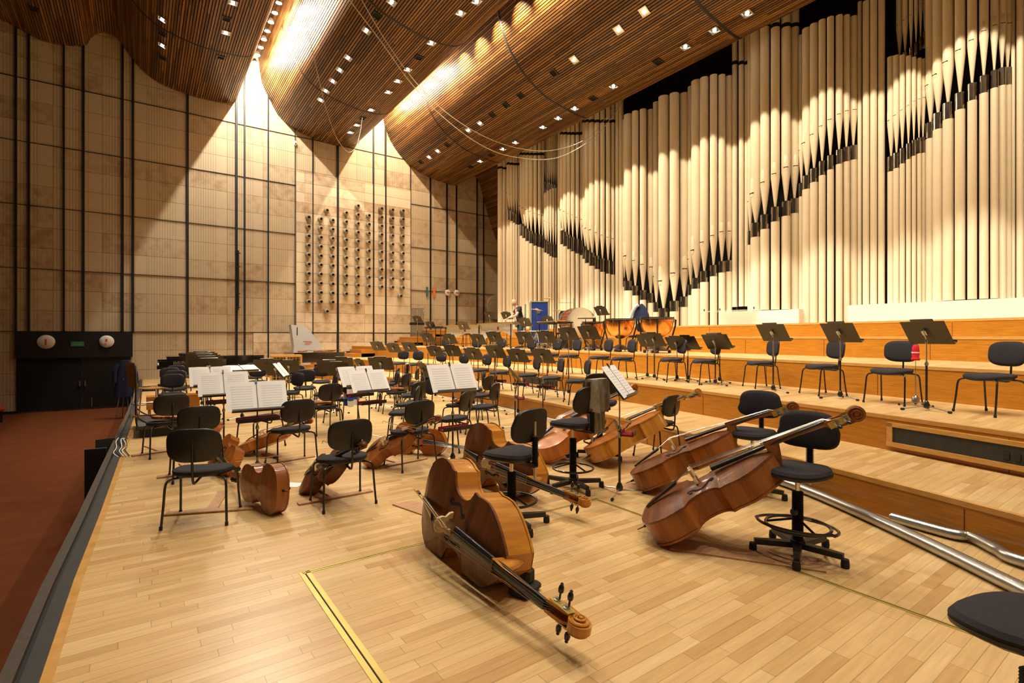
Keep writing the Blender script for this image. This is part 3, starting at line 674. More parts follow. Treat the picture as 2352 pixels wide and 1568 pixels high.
# ---------------------------------------------------------------- bass player's swivel stool
def make_stool(v, rz, seat_h, label, ring=True, ring_big=False):
    t = thing('swivel_stool', label, 'stool', v, rz, 'black swivel stools of the double basses')
    out = [(x, y*(1-.1*(x < 0))) for x, y in sup(.22, .238, 32, 2.6)]
    b = lambda x, y, z: (x, y, seat_h+z-0.5*max(0, x-.06)**2+.25*y*y)
    MB().pad(out, [(.3, .02), (.75, .022), (.93, .016), (1, -.004), (.99, -.022)], b).build('seat', 'charcoal_fabric', t)
    MB().pad(out, [(1.0, -.018), (.99, -.034), (.85, -.05), (.3, -.055)], b).build('seat_shell', 'black_plastic', t)
    bk = lambda x, y, z: (-.235+z+.7*x*x-.12*y, x, seat_h+.265+y)
    o2 = [(x*(1-.08*(y > 0)), y) for x, y in sup(.222, .140, 32, 3.4)]
    MB().pad(o2, [(.2, .032), (.8, .030), (.95, .02), (1, .004)], bk).build('backrest', 'charcoal_fabric', t)
    MB().pad(o2, [(1.0, .006), (1.02, -.004), (.97, -.02), (.2, -.026)], bk).build('back_shell', 'black_plastic', t)
    bl = MB(); pts = []
    for i in range(24): bl.lathe([(.020, 0), (.030, .004), (.020, .008)], 12, c=(-.262, 0, seat_h-.07+i*.0105))
    bl.build('back_bellows', 'black_rubber', t)
    MB().tube([(-.262, 0, seat_h-.17), (-.262, 0, seat_h+.30)], .013, 8).build('back_post', 'satin_steel', t)
    MB().box((-.15, 0, seat_h-.065), (.25, .05, .03)).build('back_arm', 'black_metal', t)
    kn = MB().lathe([(.008, 0), (.008, .05), (.022, .05), (.026, .065), (.02, .085)], 10).xf(TR(-.06, -.05, seat_h-.075) @ RX(PI/2))
    kn.build('knob', 'black_plastic', t)
    z1 = seat_h-.06
    MB().lathe([(.017, z1-.10), (.017, z1)], 12).build('gas_lift', 'chrome', t)
    co = MB(); z = .11
    while z < z1-.11: co.lathe([(.034, 0), (.041, .005), (.034, .010)], 14, c=(0, 0, z)); z += .0125
    co.build('column', 'black_rubber', t)
    MB().lathe([(.05, .075), (.05, .11), (.036, .115)], 14).build('hub', 'black_plastic', t)
    for i in range(5):
        a = 2*PI*i/5+.3; c, s = math.cos(a), math.sin(a)
        mb = MB()
        mb.prism([(.03, -.032), (.30, -.018), (.30, .018), (.03, .032)], .055, .095).xf(RZ(a))
        l = mb.build('base_arm', 'black_plastic', t)
        MB().lathe([(.026, 0), (.028, .02), (.024, .06)], 10, c=(c*.31, s*.31, .001)).build('foot', 'black_rubber', l)
    if ring:
        R0 = .215
        MB().tube([(R0*math.cos(2*PI*i/40), R0*math.sin(2*PI*i/40), .215) for i in range(40)], .0115, 8, closed=True).build('foot_ring', 'black_metal', t)
        for i in range(3):
            a = 2*PI*i/3+.9
            MB().tube([(.035*math.cos(a), .035*math.sin(a), .26), (R0*math.cos(a), R0*math.sin(a), .215)], .009, 8).build('ring_spoke', 'black_metal', t)
        if ring_big:
            pts = [((.30 if i % 20 < 10 else .30)*math.cos(2*PI*i/40)+(.04 if 8 < i < 32 else 0), .27*math.sin(2*PI*i/40), .225+.035*math.cos(2*PI*i/40)) for i in range(40)]
            MB().tube(pts, .0115, 8, closed=True).build('foot_ring', 'black_metal', t)
        kb = MB().lathe([(.008, 0), (.008, .06), (.024, .06), (.028, .075), (.02, .095)], 10).xf(TR(0, 0, .33) @ RY(PI/2)); kb.build('knob', 'black_plastic', t)
    return t
# ---------------------------------------------------------------- instruments of the violin family
OUT = [(0, .02), (.004, .10), (.02, .165), (.055, .225), (.10, .262), (.16, .288), (.22, .294), (.28, .282), (.325, .262), (.352, .262), (.362, .245), (.375, .212), (.40, .182), (.44, .163), (.49, .157), (.54, .165), (.575, .184), (.60, .212), (.612, .226), (.625, .224), (.655, .216), (.70, .226), (.76, .232), (.82, .226), (.88, .198), (.93, .150), (.965, .10), (.99, .055), (1.0, .03)]
OUTB = [(0, .02), (.004, .10), (.02, .17), (.055, .232), (.10, .270), (.16, .296), (.22, .302), (.28, .290), (.325, .270), (.352, .268), (.362, .250), (.375, .215), (.40, .180), (.44, .158), (.49, .150), (.54, .158), (.575, .178), (.60, .210), (.612, .232), (.625, .230), (.655, .222), (.70, .228), (.76, .226), (.82, .205), (.88, .165), (.93, .122), (.965, .088), (.99, .058), (1.0, .045)]
def smat(A, B, nrm):
    A, B = Vector(A), Vector(B); x = (B-A).normalized(); z = Vector(nrm); z = (z-x*z.dot(x)).normalized(); y = z.cross(x)
    m = Matrix.Identity(4)
    for i in range(3): m[i][0] = x[i]; m[i][1] = y[i]; m[i][2] = z[i]; m[i][3] = A[i]
    return m
def fiddle(kind, label, cat, A, B, nrm, mat, top_mat=None, group=None, detail=2, s=1.0):
    L, dep = {'double_bass': (1.12, .20), 'cello': (.755, .118), 'violin': (.356, .034)}[kind]; L *= s; dep *= s; S_ = s
    O = OUTB if kind == 'double_bass' else OUT
    t = thing(kind, label, cat, (0, 0, 0), 0, group); t.matrix_world = smat(A, B, nrm)
    br = {'double_bass': .145, 'cello': .12, 'violin': .10}[kind]*L
    H = .042*L if kind != 'violin' else .045*L
    def w_at(x):
        for (a, wa), (b, wb) in zip(O, O[1:]):
            if a <= x <= b: return wa+(wb-wa)*(x-a)/(b-a)
        return .03
    def arch(x, y):
        w = w_at(x)*1.0; q = min(1, abs(y)/(w*.93)); e = min(1, min(x, 1-x)/.16)
        return H*(max(0, math.cos(q*PI/2))**1.3)*math.sin(e*PI/2)**.8*(0.75+.25*math.sin(PI*x))
    th = .006*L+.0015
    def plate(zf, sgn, over=1.025):
        rows = []; nr = 9 if detail > 1 else 5
        for (x, w) in O:
            xx = (x-.5)*1.008+.5
            r = [Vector((xx*L, -w*over*L, zf-sgn*th*2))]
            for j in range(nr):
                y = -1+2*j/(nr-1); yy = math.copysign(abs(y)**.9, y) if y else 0
                r.append(Vector((xx*L, yy*w*over*L, zf+sgn*arch(x, yy*w))))
            r.append(Vector((xx*L, w*over*L, zf-sgn*th*2))); rows.append(r)
        return MB().grid(rows)
    plate(0.0, 1).build('front_plate', top_mat or mat, t, ang=30)
    plate(-dep, -1).build('back_plate', mat, t, ang=30)
    rb = MB()
    for s in (1, -1):
        rb.grid([[Vector((x*L, s*w*L, 0)), Vector((x*L, s*w*L, -dep))] for x, w in O])
    rb.grid([[Vector((0, -O[0][1]*L, 0)), Vector((0, -O[0][1]*L, -dep))], [Vector((0, O[0][1]*L, 0)), Vector((0, O[0][1]*L, -dep))]])
    rb.grid([[Vector((L, -O[-1][1]*L, 0)), Vector((L, -O[-1][1]*L, -dep))], [Vector((L, O[-1][1]*L, 0)), Vector((L, O[-1][1]*L, -dep))]])
    rb.build('ribs', mat, t, ang=30)
    nut = 1.375*L; zn = .035*L; zf = br*.66
    # fingerboard
    x0 = .60*L if kind != 'violin' else .66*L
    rows = []
    for k in range(2):
        x, z, w = ((x0, zf, .042*L), (nut, zn, .026*L))[k]
        rows.append([Vector((x, w*math.sin(a), z+w*.45*(math.cos(a)-1))) for a in [(-PI/2+PI*j/8) for j in range(9)]]+[Vector((x, w*.9, z-w*.8)), Vector((x, -w*.9, z-w*.8)), Vector((x, -w, z-w*.45))])
    MB().grid(rows).add(rows[0], [tuple(range(12))]).add(rows[1], [tuple(range(12))]).build('fingerboard', 'ebony', t)
    # neck with heel
    nk = MB()
    def sec(x, z, w, d): return [Vector((x, w*math.cos(a), z-d*math.sin(a))) for a in [PI*j/8 for j in range(9)]]
    nk.grid([sec(.985*L, zf*.78, .036*L, dep*.95+zf*.6), sec(1.03*L, zf*.74, .032*L, (dep+zf)*.55), sec(1.07*L, zf*.68, .028*L, .045*L), sec(1.2*L, zf*.5, .026*L, .036*L), sec(nut-.01*L, zn-.012*L, .024*L, .034*L), sec(nut+.03*L, zn-.02*L, .030*L, .050*L)])
    nk.add(sec(.985*L, zf*.78, .036*L, dep*.95+zf*.6), [tuple(range(9))])
    nk.build('neck', mat if kind != 'double_bass' else mat, t)
    # peg box and scroll
    pb = MB(); px = [(nut, zn-.01*L, .030*L), (nut+.05*L, zn-.018*L, .034*L), (nut+.10*L, zn-.026*L, .032*L), (nut+.145*L, zn-.05*L, .024*L), (nut+.17*L, zn-.06*L, .02*L)]
    hs = [.042*L, .060*L, .058*L, .046*L, .03*L]
    rows = [[Vector((x, w, z)), Vector((x, w, z-h)), Vector((x, -w, z-h)), Vector((x, -w, z)), Vector((x, -w*.55, z)), Vector((x, -w*.55, z-h*.6)), Vector((x, w*.55, z-h*.6)), Vector((x, w*.55, z)), Vector((x, w, z))] for (x, z, w), h in zip(px, hs)]
    pb.grid(rows); nkp = pb.build('peg_box', mat, t, ang=30)
    sc = MB(); cx, cz = nut+.185*L, zn-.055*L
    for R, hw in ((.052, .020), (.037, .029), (.023, .036), (.011, .042)):
        sc.lathe([(R*L*.86, -hw*L), (R*L, -hw*L*.9), (R*L, hw*L*.9), (R*L*.86, hw*L)], 24).v
    sc.xf(TR(cx, 0, cz) @ RX(PI/2))
    for s in (-1, 1):
        pts = []
        for i in range(46):
            a = i/45*2.2*2*PI; R = (.052-.041*(i/45)**.8)*L
            pts.append((cx+R*math.cos(PI+a), s*(.019+.024*(i/45)**.8)*L, cz-R*math.sin(PI+a)))
        sc.tube(pts, [.0055*L*(1-.3*i/45) for i in range(46)], 6)
    sc.build('scroll', mat, t, ang=35)
    if kind == 'double_bass':
        pl = MB()
        for s in (1, -1): pl.box((nut+.075*L, s*.034*L, zn-.045*L), (.13*L, .002, .045*L))
        pl.build('tuner_plate', 'brass', t)
        for i, (dx, s) in enumerate(((.035, 1), (.10, 1), (.06, -1), (.12, -1))):
            g = MB(); R_ = TR(nut+dx*L, s*.034*L, zn-.045*L) @ RX(-s*PI/2)
            g.lathe([(.020, 0), (.020, .008), (.010, .010), (.010, .018)], 12).xf(R_); pgb = g.build('tuning_gear', 'satin_steel', t)
            R2 = TR(nut+dx*L, s*.040*L, zn-.06*L) @ RX(-s*PI*.5)
            MB().lathe([(.006, 0), (.006, .028), (.014, .034), (.017, .048), (.014, .066), (.008, .074), (.010, .08), (.004, .086)], 10).xf(R2).build('tuning_peg', 'ebony', t)
    else:
        for i, (dx, s) in enumerate(((.03, 1), (.095, 1), (.06, -1), (.125, -1))):
            MB().lathe([(.008*L, 0), (.007*L, .085*L), (.018*L, .095*L), (.021*L, .115*L), (.012*L, .135*L)], 8).xf(TR(nut+dx*L, -s*.03*L, zn-.05*L) @ RX(-s*PI/2)).build('tuning_peg', 'ebony', t)
    # bridge
    xb = .47*L; bw = .075*L if kind != 'double_bass' else .07*L
    def bpt(u, v): return Vector((xb, u*bw, arch(.47, u*bw/L)*.9+v*(br-H)))
    bg = MB(); q = [(-1, 0), (-.45, 0), (-.5, .18), (-.25, .28), (-.28, .42), (0, .36), (.28, .42), (.25, .28), (.5, .18), (.45, 0), (1, 0), (.92, .22), (.62, .42), (.7, .6), (.58, .9), (.3, .98), (0, 1.03), (-.3, .98), (-.58, .9), (-.7, .6), (-.62, .42), (-.92, .22)]
    bz = arch(.47, 0)*.85
    bg.prism([(u*bw, v*(br-bz)) for u, v in q], -.012*L, .006*L).xf(TR(xb, 0, bz) @ Matrix(((0, 0, 1, 0), (1, 0, 0, 0), (0, 1, 0, 0), (0, 0, 0, 1))))
    bg.build('bridge', 'maple', t)
    # tailpiece
    ta = MB(); rows = []
    for x, w, z in ((.05*L, .016*L, .030*L), (.15*L, .022*L, H+.012*L), (.30*L, .032*L, br*.58), (.335*L, .034*L, br*.64)):
        rows.append([Vector((x, w*math.cos(a), z+w*.5*math.sin(a))) for a in [PI*j/6 for j in range(7)]]+[Vector((x, -w, z-.008*L)), Vector((x, w, z-.008*L)), Vector((x, w, z))])
    ta.grid(rows); ta.add(rows[-1], [tuple(range(9))]); ta.build('tailpiece', 'ebony', t)
    for i in range(4):
        y = (i-1.5)*.020*L
        sr = .0019 if kind == 'double_bass' else (.0012 if kind == 'cello' else .0006)
        MB().tube([(.325*L, y*.9, br*.66), (xb, y*1.5, br+.001), (nut, y*.55, zn+.004*L), (nut+.05*L, y*.4, zn-.03*L)], sr, 5).build('string', 'steel_string', t)
    if detail > 0:
        for s in (1, -1):
            pts = []
            for u, v in ((.405, .132), (.388, .120), (.394, .106), (.420, .103), (.455, .116), (.49, .118), (.53, .096), (.562, .076), (.582, .078), (.584, .092), (.570, .096)):
                pts.append((u, s*v))
            c2 = catmull(pts, 4)
            n2 = len(c2)
            rows = []
            for i, (u, v) in enumerate(c2):
                a = c2[max(i-1, 0)]; b_ = c2[min(i+1, n2-1)]; d = Vector((b_[0]-a[0], b_[1]-a[1])).normalized(); n_ = Vector((-d.y, d.x))
                wd = .0105*(math.sin(PI*min(1, max(.22, i/(n2-1)*1.0)))**.4) if 0 < i < n2-1 else .004
                wd = .0035+.006*math.sin(PI*i/(n2-1))
                rows.append([Vector(((u+n_.x*k*wd)*L, (v+n_.y*k*wd)*L, arch(u, v+n_.y*k*wd)+.0014*L+.0006)) for k in (-1, 0, 1)])
            fh = MB().grid(rows)
            for (u, v) in ((.408, .120), (.568, .084)):
                fh.lathe([(.0001, 0), (.0115*L, 0)], 12, c=(u*L, s*v*L, arch(u, v)+.002*L+.0006), cap=False)
            fh.build('sound_hole', 'hole_black', t)
    if kind != 'violin':
        MB().lathe([(.016*L, 0), (.016*L, .02*L), (.010*L, .03*L), (.010*L, .05*L), (.004*L, .055*L), (.0035*L, .10*L), (.006*L, .105*L)], 10).xf(TR(0, 0, -dep*.5) @ RY(-PI/2)).build('endpin', 'ebony', t)
    else:
        MB().pad(sup(.055*L, .085*L, 16), [(.3, .02*L), (.9, .018*L), (1, .008*L)], lambda x, y, z: (.08*L+x, .12*L+y, z+H*.6+.02*L)).build('chin_rest', 'ebony', t)
    return t
def bow(label, a, b, up=(0, 0, 1), group=None):
    t = thing('bow', label, 'bow', (0, 0, 0), 0, group); t.matrix_world = smat(a, b, up); l = (Vector(b)-Vector(a)).length
    MB().tube([(0, 0, .024), (l*.3, 0, .018), (l*.6, 0, .014), (l*.9, 0, .020), (l, 0, .026), (l+.012, 0, .0)], [.0045, .0042, .004, .0035, .0035, .003], 6).build('stick', 'bent_wood', t)
    MB().box((l*.52, 0, .0), (l*.94, .009, .0012)).build('bow_hair', 'white_cloth', t)
    MB().box((.06, 0, .009), (.05, .012, .02)).build('frog', 'ebony', t)
    return t
# ---------------------------------------------------------------- music stands
def stand(v, h, rz, label, tilt=35, w=.50, dh=.335, legs_rz=None, tray=None, ext=True, group=None, side=0.0, black_pole=False, small_base=False, tray_len=.46):
    """v: foot point, h: height of the middle of the desk above the foot, rz: direction of the player"""
    t = thing('music_stand', label, 'music stand', v, rz, group)
    T = math.radians(tilt); base = TR(side, 0, h) @ RY(-T)    # desk plane: local x = normal to reader, y across, z up the desk
    MB().rbox((0, 0, 0), (.007, w, dh), .003).xf(base).build('desk', 'desk_metal', t)
    MB().box((.028, 0, -dh/2+.004), (.056, w, .006)).box((.055, 0, -dh/2+.012), (.004, w, .02)).xf(base).build('desk_lip', 'desk_metal', t)
    if ext: MB().box((-.002, -.01, dh/2+.016), (.012, w*.5, .034)).xf(base).build('top_clamp', 'black_metal', t)
    MB().box((-.02, 0, .02), (.035, .05, .06)).tube([(-.01, 0, .06), (-.045, 0, .04), (-.05, 0, -.02)], .006, 6).xf(base).build('desk_bracket', 'satin_steel', t)
    top = base @ Vector((-.035, 0, -.01))
    MB().tube([(0, 0, h*.58), (0, 0, top.z-.07), (top.x, 0, top.z)], .008, 8).build('upper_tube', 'black_metal' if black_pole else 'satin_steel', t)
    MB().lathe([(.016, 0), (.018, .03), (.012, .06)], 10, c=(0, 0, top.z-.10)).build('tilt_joint', 'chrome', t)
    MB().tube([(0, 0, .03), (0, 0, h*.60)], .0125, 10).build('pole', 'black_metal', t)
    MB().lathe([(.02, 0), (.022, .02), (.0135, .05)], 10, c=(0, 0, h*.58)).build('clutch', 'satin_steel', t)
    MB().lathe([(.018, .03), (.033, .04), (.036, .07), (.022, .11), (.014, .12)], 12).build('hub', 'black_metal', t)
    for i in range(3):
        a = 2*PI*i/3+(legs_rz if legs_rz is not None else .5); R0 = .20 if small_base else .26
        l = MB().tube([(.03*math.cos(a), .03*math.sin(a), .055), (R0*math.cos(a), R0*math.sin(a), .016)], .0075, 6).build('leg', 'satin_steel', t)
        MB().lathe([(.004, -.03), (.014, -.02), (.015, .01), (.008, .02)], 8).xf(TR(R0*math.cos(a), R0*math.sin(a), .016) @ RZ(a) @ RY(PI/2)).build('foot', 'black_rubber', l)
    if tray is not None:
        Lt = tray_len; R_ = TR(.09, 0, tray) @ RZ(0.08)
        tr = MB().box((0, 0, 0), (.13, Lt, .008)).box((.062, 0, .02), (.006, Lt, .05)).box((-.062, 0, .02), (.006, Lt, .05)).xf(R_).build('accessory_tray', 'tray_black', t)
        MB().box((0, 0, .008), (.112, Lt*.985, .008)).box((.055, 0, .026), (.008, Lt*.985, .042)).box((-.055, 0, .026), (.008, Lt*.985, .042)).xf(R_).build('velvet_lining', 'red_velvet', tr)
        MB().tube([(-.02, 0, tray-.01), (.05, 0, tray-.012)], .012, 8).lathe([(.02, -.03), (.02, .03)], 10, c=(0, 0, tray-.01)).build('tray_clamp', 'satin_steel', tr)
    t['_base'] = 0; del t['_base']
    return t, (TR(*v) @ RZ(rz) @ base)
def score(mw, label, w=.62, dh=.40, z0=None, dy=0.0, single=False, group=None, dz=0.0):
    """open sheet music standing on a desk; mw = matrix of the desk plane"""
    t = thing('sheet_music', label, 'sheet music', (0, 0, 0), 0, group); t.matrix_world = mw @ TR(.012, dy, dz)
    hw = w/2
    for s in ((1, -1) if not single else (1,)):
        pg = MB()
        rows = [[Vector((.002+.012*math.sin(PI*k/6)*(.6)+.004*(k/6), s*hw*k/6 if not single else (k/6-.5)*w, zz)) for k in range(7)] for zz in (-dh/2, dh/2)]
        rows2 = [[v+Vector((-.004, 0, 0)) for v in r] for r in rows]
        pg.grid(rows); pg.grid(rows2)
        for e in (0, 6): pg.add([rows[0][e], rows[1][e], rows2[1][e], rows2[0][e]], [(0, 1, 2, 3)])
        pg.add([v for v in rows[1]]+[v for v in reversed(rows2[1])], [tuple(range(14))]); pg.add([v for v in rows[0]]+[v for v in reversed(rows2[0])], [tuple(range(14))])
        p = pg.build('page', 'paper', t)
        st = MB()
        for i in range(9):
            zz = dh*.34-i*dh*.085
            for q in range(4):
                yc = (s*hw*.5 if not single else 0)
                ww = (hw*.70 if not single else w*.7)
                def xo(y):
                    f = (abs(y)/hw) if not single else (y/w+.5)
                    return .0135*math.sin(PI*f)*.6+.004*f+.0034
                st.grid([[Vector((xo(yc+ww*(g-.5)), yc+ww*(g-.5), zz-q*.0034+e)) for g in (0, .25, .5, .75, 1)] for e in (0, .0011)])
        st.build('staves', 'ink', p)
    if not single:
        sb = MB()
        for i in range(20): sb.box((.004, 0, dh*.47-i*dh*.049), (.010, .010, .008))
        sb.build('spiral_binding', 'ebony', t)
        MB().box((.012, 0, dh/2+.002), (.012, .022, .05)).build('page_clip', 'black_metal', t)
    return t
# ================================================================ chairs
def R_(d): return math.radians(d)
G0 = 'black orchestra chairs on the stage floor'
def sc(px, py, label, deg=None, z=None):
    v = seat_on(px, py, 0) if z is None else Vector((PZ(px, py, z).x, PZ(px, py, z).y, 0))
    return chair(v, label, R_(deg) if deg is not None else None, G0)
cA = sc(466, 1073, 'black orchestra chair nearest the stage edge, empty, over a T-shaped endpin board', 68)
cB = sc(452, 1003, 'black orchestra chair directly behind the nearest empty chair at the stage edge', 92)
cC = sc(385, 966, 'black orchestra chair beside the conductor podium with a violin on its seat', 101)
cD = sc(599, 955, 'black orchestra chair half hidden behind the nearest open score and its red tray', 115)
cE = sc(670, 982, 'black orchestra chair with instrument scroll on its seat, behind the dark leaning cello', 98)
cF = sc(788, 1046, 'black orchestra chair at the front with a cello neck and bow across its seat', 91)
cG = sc(943, 986, 'black orchestra chair carrying a cello neck and long bow, behind the nearest double bass', 98)
cH = sc(925, 943, 'black orchestra chair seen from its front edge behind the chair with the long bow', 150)
cI = sc(940, 925, 'black orchestra chair seen from behind, in front of the pair with tilted backs', 118)
cJ = sc(946, 905, 'black orchestra chair with tilted back, left one of the close pair by the first riser', 160)
cK = sc(962, 908, 'black orchestra chair with tilted back, right one of the close pair by the first riser', 175, z=9.4)
cL = sc(913, 898, 'black orchestra chair with a violin on its seat, left of the tilted pair', 130)
cM = sc(937, 882, 'black orchestra chair with a violin, directly in front of the chair wearing a dark jacket', 150)
cN = sc(955, 876, 'black orchestra chair with a dark jacket over its back', 165, z=13.2)
cO = sc(893, 880, 'black orchestra chair left of the chair with the red and green scarf', 150)
cP = sc(914, 872, 'black orchestra chair with a red and green scarf over its back', 160)
cQ = sc(785, 913, 'black orchestra chair with a blue and white striped towel over its back', 118)
cR = sc(743, 931, 'black orchestra chair with an orange-brown violin on its seat, left of the striped towel', 105)
cS = sc(745, 902, 'black orchestra chair behind the chair with the orange-brown violin', 170)
cT = sc(700, 888, 'black orchestra chair facing the podium, in front of the wooden cabinet', 250)
cU = sc(680, 872, 'black orchestra chair with a white cloth on its back beside the wooden cabinet', 255)
cV = sc(738, 874, 'black orchestra chair under the two brown desks left of the striped towel', 250)
cW = sc(786, 866, 'black orchestra chair far back between the second piano and the first riser', 240)
cX = sc(663, 899, 'black orchestra chair under the score seen edge-on, left of the facing chair', 200)
cY = sc(592, 875, 'black orchestra chair in front of the brown desks, nearer of that pair', 260)
cZ = sc(582, 864, 'black orchestra chair in front of the brown desks, farther of that pair', 262)
for i, (px, z, l) in enumerate(((395, 10.6, 'nearest'), (401, 11.8, 'second'), (389, 12.8, 'third'), (404, 13.9, 'fourth'), (416, 15.4, 'farthest'))):
    v = PZ(px, 900, z); chair(Vector((v.x, v.y, 0)), 'black orchestra chair along the stage edge beyond the podium, %s of the five' % l, R_(265), G0)
c1_ = sc(1041, 957, 'black orchestra chair under the large single score, seat and legs showing', 125)
c2_ = sc(1056, 926, 'black orchestra chair with a bright orange violin, behind the large single score', 112)
c3_ = sc(1110, 931, 'black orchestra chair standing alone before the first riser, right of the large score', 125)
c4_ = sc(1101, 906, 'black orchestra chair behind the lone one before the first riser', 118)
c5_ = sc(1088, 893, 'black orchestra chair half hidden behind the large single score, back only', 150)
c6_ = sc(1510, 968, 'black orchestra chair between the double basses leaning on stools', 98)
c7_ = sc(889, 893, 'black orchestra chair with a water bottle near its feet', 165)
def tier_row(lvl, name, lst, group):
    lst = sorted(lst)
    for i, q in enumerate(lst):
        v = seat_on(q[0], q[1], lvl); rz = R_(q[2]) if len(q) > 2 else face(v)
        chair(v, 'black orchestra chair on the %s, %s from the left in its row' % (name, ORD[i]), rz, group)
tier_row(1, 'lowest riser', [(918, 839), (951, 841), (1002, 843), (1052, 849), (1103, 853), (1147, 858), (1213, 862), (1266, 867), (1325, 873)], 'chairs along the lowest riser')
tier_row(2, 'second riser', [(1018, 807), (1085, 806), (1140, 806), (1207, 810), (1264, 813), (1308, 816), (1378, 818), (1430, 821), (1543, 823), (1619, 826), (1748, 830), (1889, 838, 146), (2050, 848, 171), (2275, 860, 149)], 'chairs along the second riser')
# stool seats among the percussion
for px, py, l in ((1071, 775, 'small black stool in front of the marimba on the third riser'), (984, 792, 'small black stool below the tubular bells'), (1289, 775, 'small black stool left of the bass drum')):
    v = seat_on(px, py, 3, h=.5); t = thing('percussion_stool', l, 'stool', v, .4)
    MB().lathe([(.02, .50), (.17, .50), (.18, .53), (.16, .55), (.02, .555)], 20).build('seat', 'charcoal_fabric', t)
    for i in range(4):
        a = PI/2*i+.5; MB().tube([(.13*math.cos(a), .13*math.sin(a), .50), (.2*math.cos(a), .2*math.sin(a), .004)], .01, 8).build('leg', 'black_metal', t)
# swivel stools
def st(bx, by, h, deg, label, **k): return make_stool(P(bx, by), R_(deg), h, label, **k)
s1 = st(1175, 1205, .62, 102, 'black swivel stool with its back to the viewer, behind the nearest double bass')
s2 = st(1832, 1272, .635, 187, 'black swivel stool with double foot ring, facing left, at the nearest leaning bass', ring_big=True)
s3 = st(1316, 1120, .70, 96, 'black swivel stool with a grey sweater over its back')
s4 = st(1378, 1050, .74, 48, 'black swivel stool half hidden behind the stool with the grey sweater')
s5 = st(1728, 1134, .64, 190, 'black swivel stool under the neck of the second leaning bass')
v = PZ(2375, 1438, 1.86); s6 = make_stool(Vector((v.x, v.y, 0)), R_(78), .585, 'black swivel stool cut off at the lower right corner', ring=False)
# ================================================================ double basses and cellos
def at(px, py, h): return P(px, py, h)
def az(px, py, z): return PZ(px, py, z)
fiddle('double_bass', 'golden amber double bass lying on its side in the middle foreground', 'double bass', (1.84, 3.76, .36), (1.76, 1.73, .15), (-1, -.05, .12), 'amber_varnish', 'brown_varnish', s=1.06)
fiddle('double_bass', 'amber double bass lying on its side behind the first swivel stool', 'double bass', (2.96, 5.05, .36), (3.16, 3.20, .16), (-1, -.12, .10), 'amber_varnish', 'brown_varnish')
fiddle('double_bass', 'orange double bass leaning behind the open score seen edge-on', 'double bass', (4.12, 5.30, .20), az(1457, 886, 7.35), (0, 0, 1), 'orange_varnish', 'orange_varnish')
fiddle('double_bass', 'yellow-ribbed double bass with its scroll just left of the black chair', 'double bass', (4.62, 4.82, .20), az(1587, 905, 7.0), (.15, .2, 1), 'amber_varnish', 'orange_varnish')
fiddle('double_bass', 'dark brown double bass, second from the right, leaning on a stool', 'double bass', (4.38, 3.86, .15), az(1813, 932, 5.15), (.02, .03, 1), 'red_varnish', 'brown_varnish')
fiddle('double_bass', 'large brown double bass at right, neck resting on the nearest stool back', 'double bass', (3.39, 2.86, .16), az(1952, 948, 3.72), (-.06, -.04, 1), 'red_varnish', 'brown_varnish')
gc = 'cellos lying between the front chairs'
fiddle('cello', 'reddish cello lying on its side, endpin towards the viewer, beside the nearest chair', 'cello', (1.10, 5.00, .235), (.78, 6.19, .18), (1, .25, -.05), 'red_varnish', group=gc)
fiddle('cello', 'orange-brown cello lying with its scroll near the reddish cello', 'cello', (.78, 7.45, .235), (.84, 6.28, .12), (-.85, 0, .55), 'orange_varnish', group=gc)
fiddle('cello', 'orange cello lying farthest back below the second open score', 'cello', (.77, 8.55, .235), (.9, 9.7, .16), (-.8, 0, .6), 'orange_varnish', group=gc)
fiddle('cello', 'orange cello lying behind the chair with the scroll on its seat', 'cello', P(562, 1018, .13), P(672, 978, .42), (-.3, .2, 1), 'orange_varnish', group=gc)
fiddle('cello', 'dark red cello leaning on the front chair seat, bridge to the left', 'cello', P(700, 1094, .13), az(806, 1034, 4.95), (-.8, -.1, .7), 'dark_varnish', group=gc)
fiddle('cello', 'brown cello leaning on the chair with the long bow', 'cello', P(838, 1044, .13), az(966, 978, 6.25), (-.75, .1, .75), 'red_varnish', group=gc)
fiddle('cello', 'golden cello lying on its side, front with sound hole towards the viewer', 'cello', P(905, 1002, .235), P(1072, 1028, .13), (-.75, -.62, .15), 'amber_varnish', 'orange_varnish', group=gc)
def onseat(c, dx, dy, dz=.505):
    return c.matrix_world @ Vector((dx, dy, dz)) if False else (Matrix.Translation(c.location) @ Matrix.Rotation(c.rotation_euler.z, 4, 'Z')) @ Vector((dx, dy, dz))
def vio(c, label, ang=.6, dz=.515, flip=False):
    a = onseat(c, -.17*math.cos(ang), -.17*math.sin(ang), dz); b = onseat(c, .30*math.cos(ang), .30*math.sin(ang), dz+.03)
    return fiddle('violin', label, 'violin', a, b, (0, 0, 1), 'violin_varnish', group='violins resting on seats', detail=1)
vio(cC, 'small violin on the chair beside the podium', 1.2)
vio(cL, 'small violin on the chair left of the tilted pair', 1.0)
vio(cM, 'small violin on the chair in front of the dark jacket', 1.4)
vio(cR, 'orange-brown violin on the chair left of the striped towel', 1.5)
vio(c2_, 'bright orange violin on the chair behind the large score', 1.9)
vio(cP, 'small violin on the chair with the scarf', 1.3)
bow('long cello bow across the chair behind the nearest double bass', az(962, 989, 6.15), az(880, 971, 6.3))
bow('cello bow on the front chair seat', az(800, 1028, 4.9), az(742, 1018, 5.1))
bow('double bass bow tucked beside the tailpiece of the nearest bass', (1.70, 3.60, .47), (1.62, 3.0, .38), (-1, 0, 0))
bow('cello bow resting on the reddish cello rib', az(640, 1052, 5.2), az(540, 1060, 5.6))
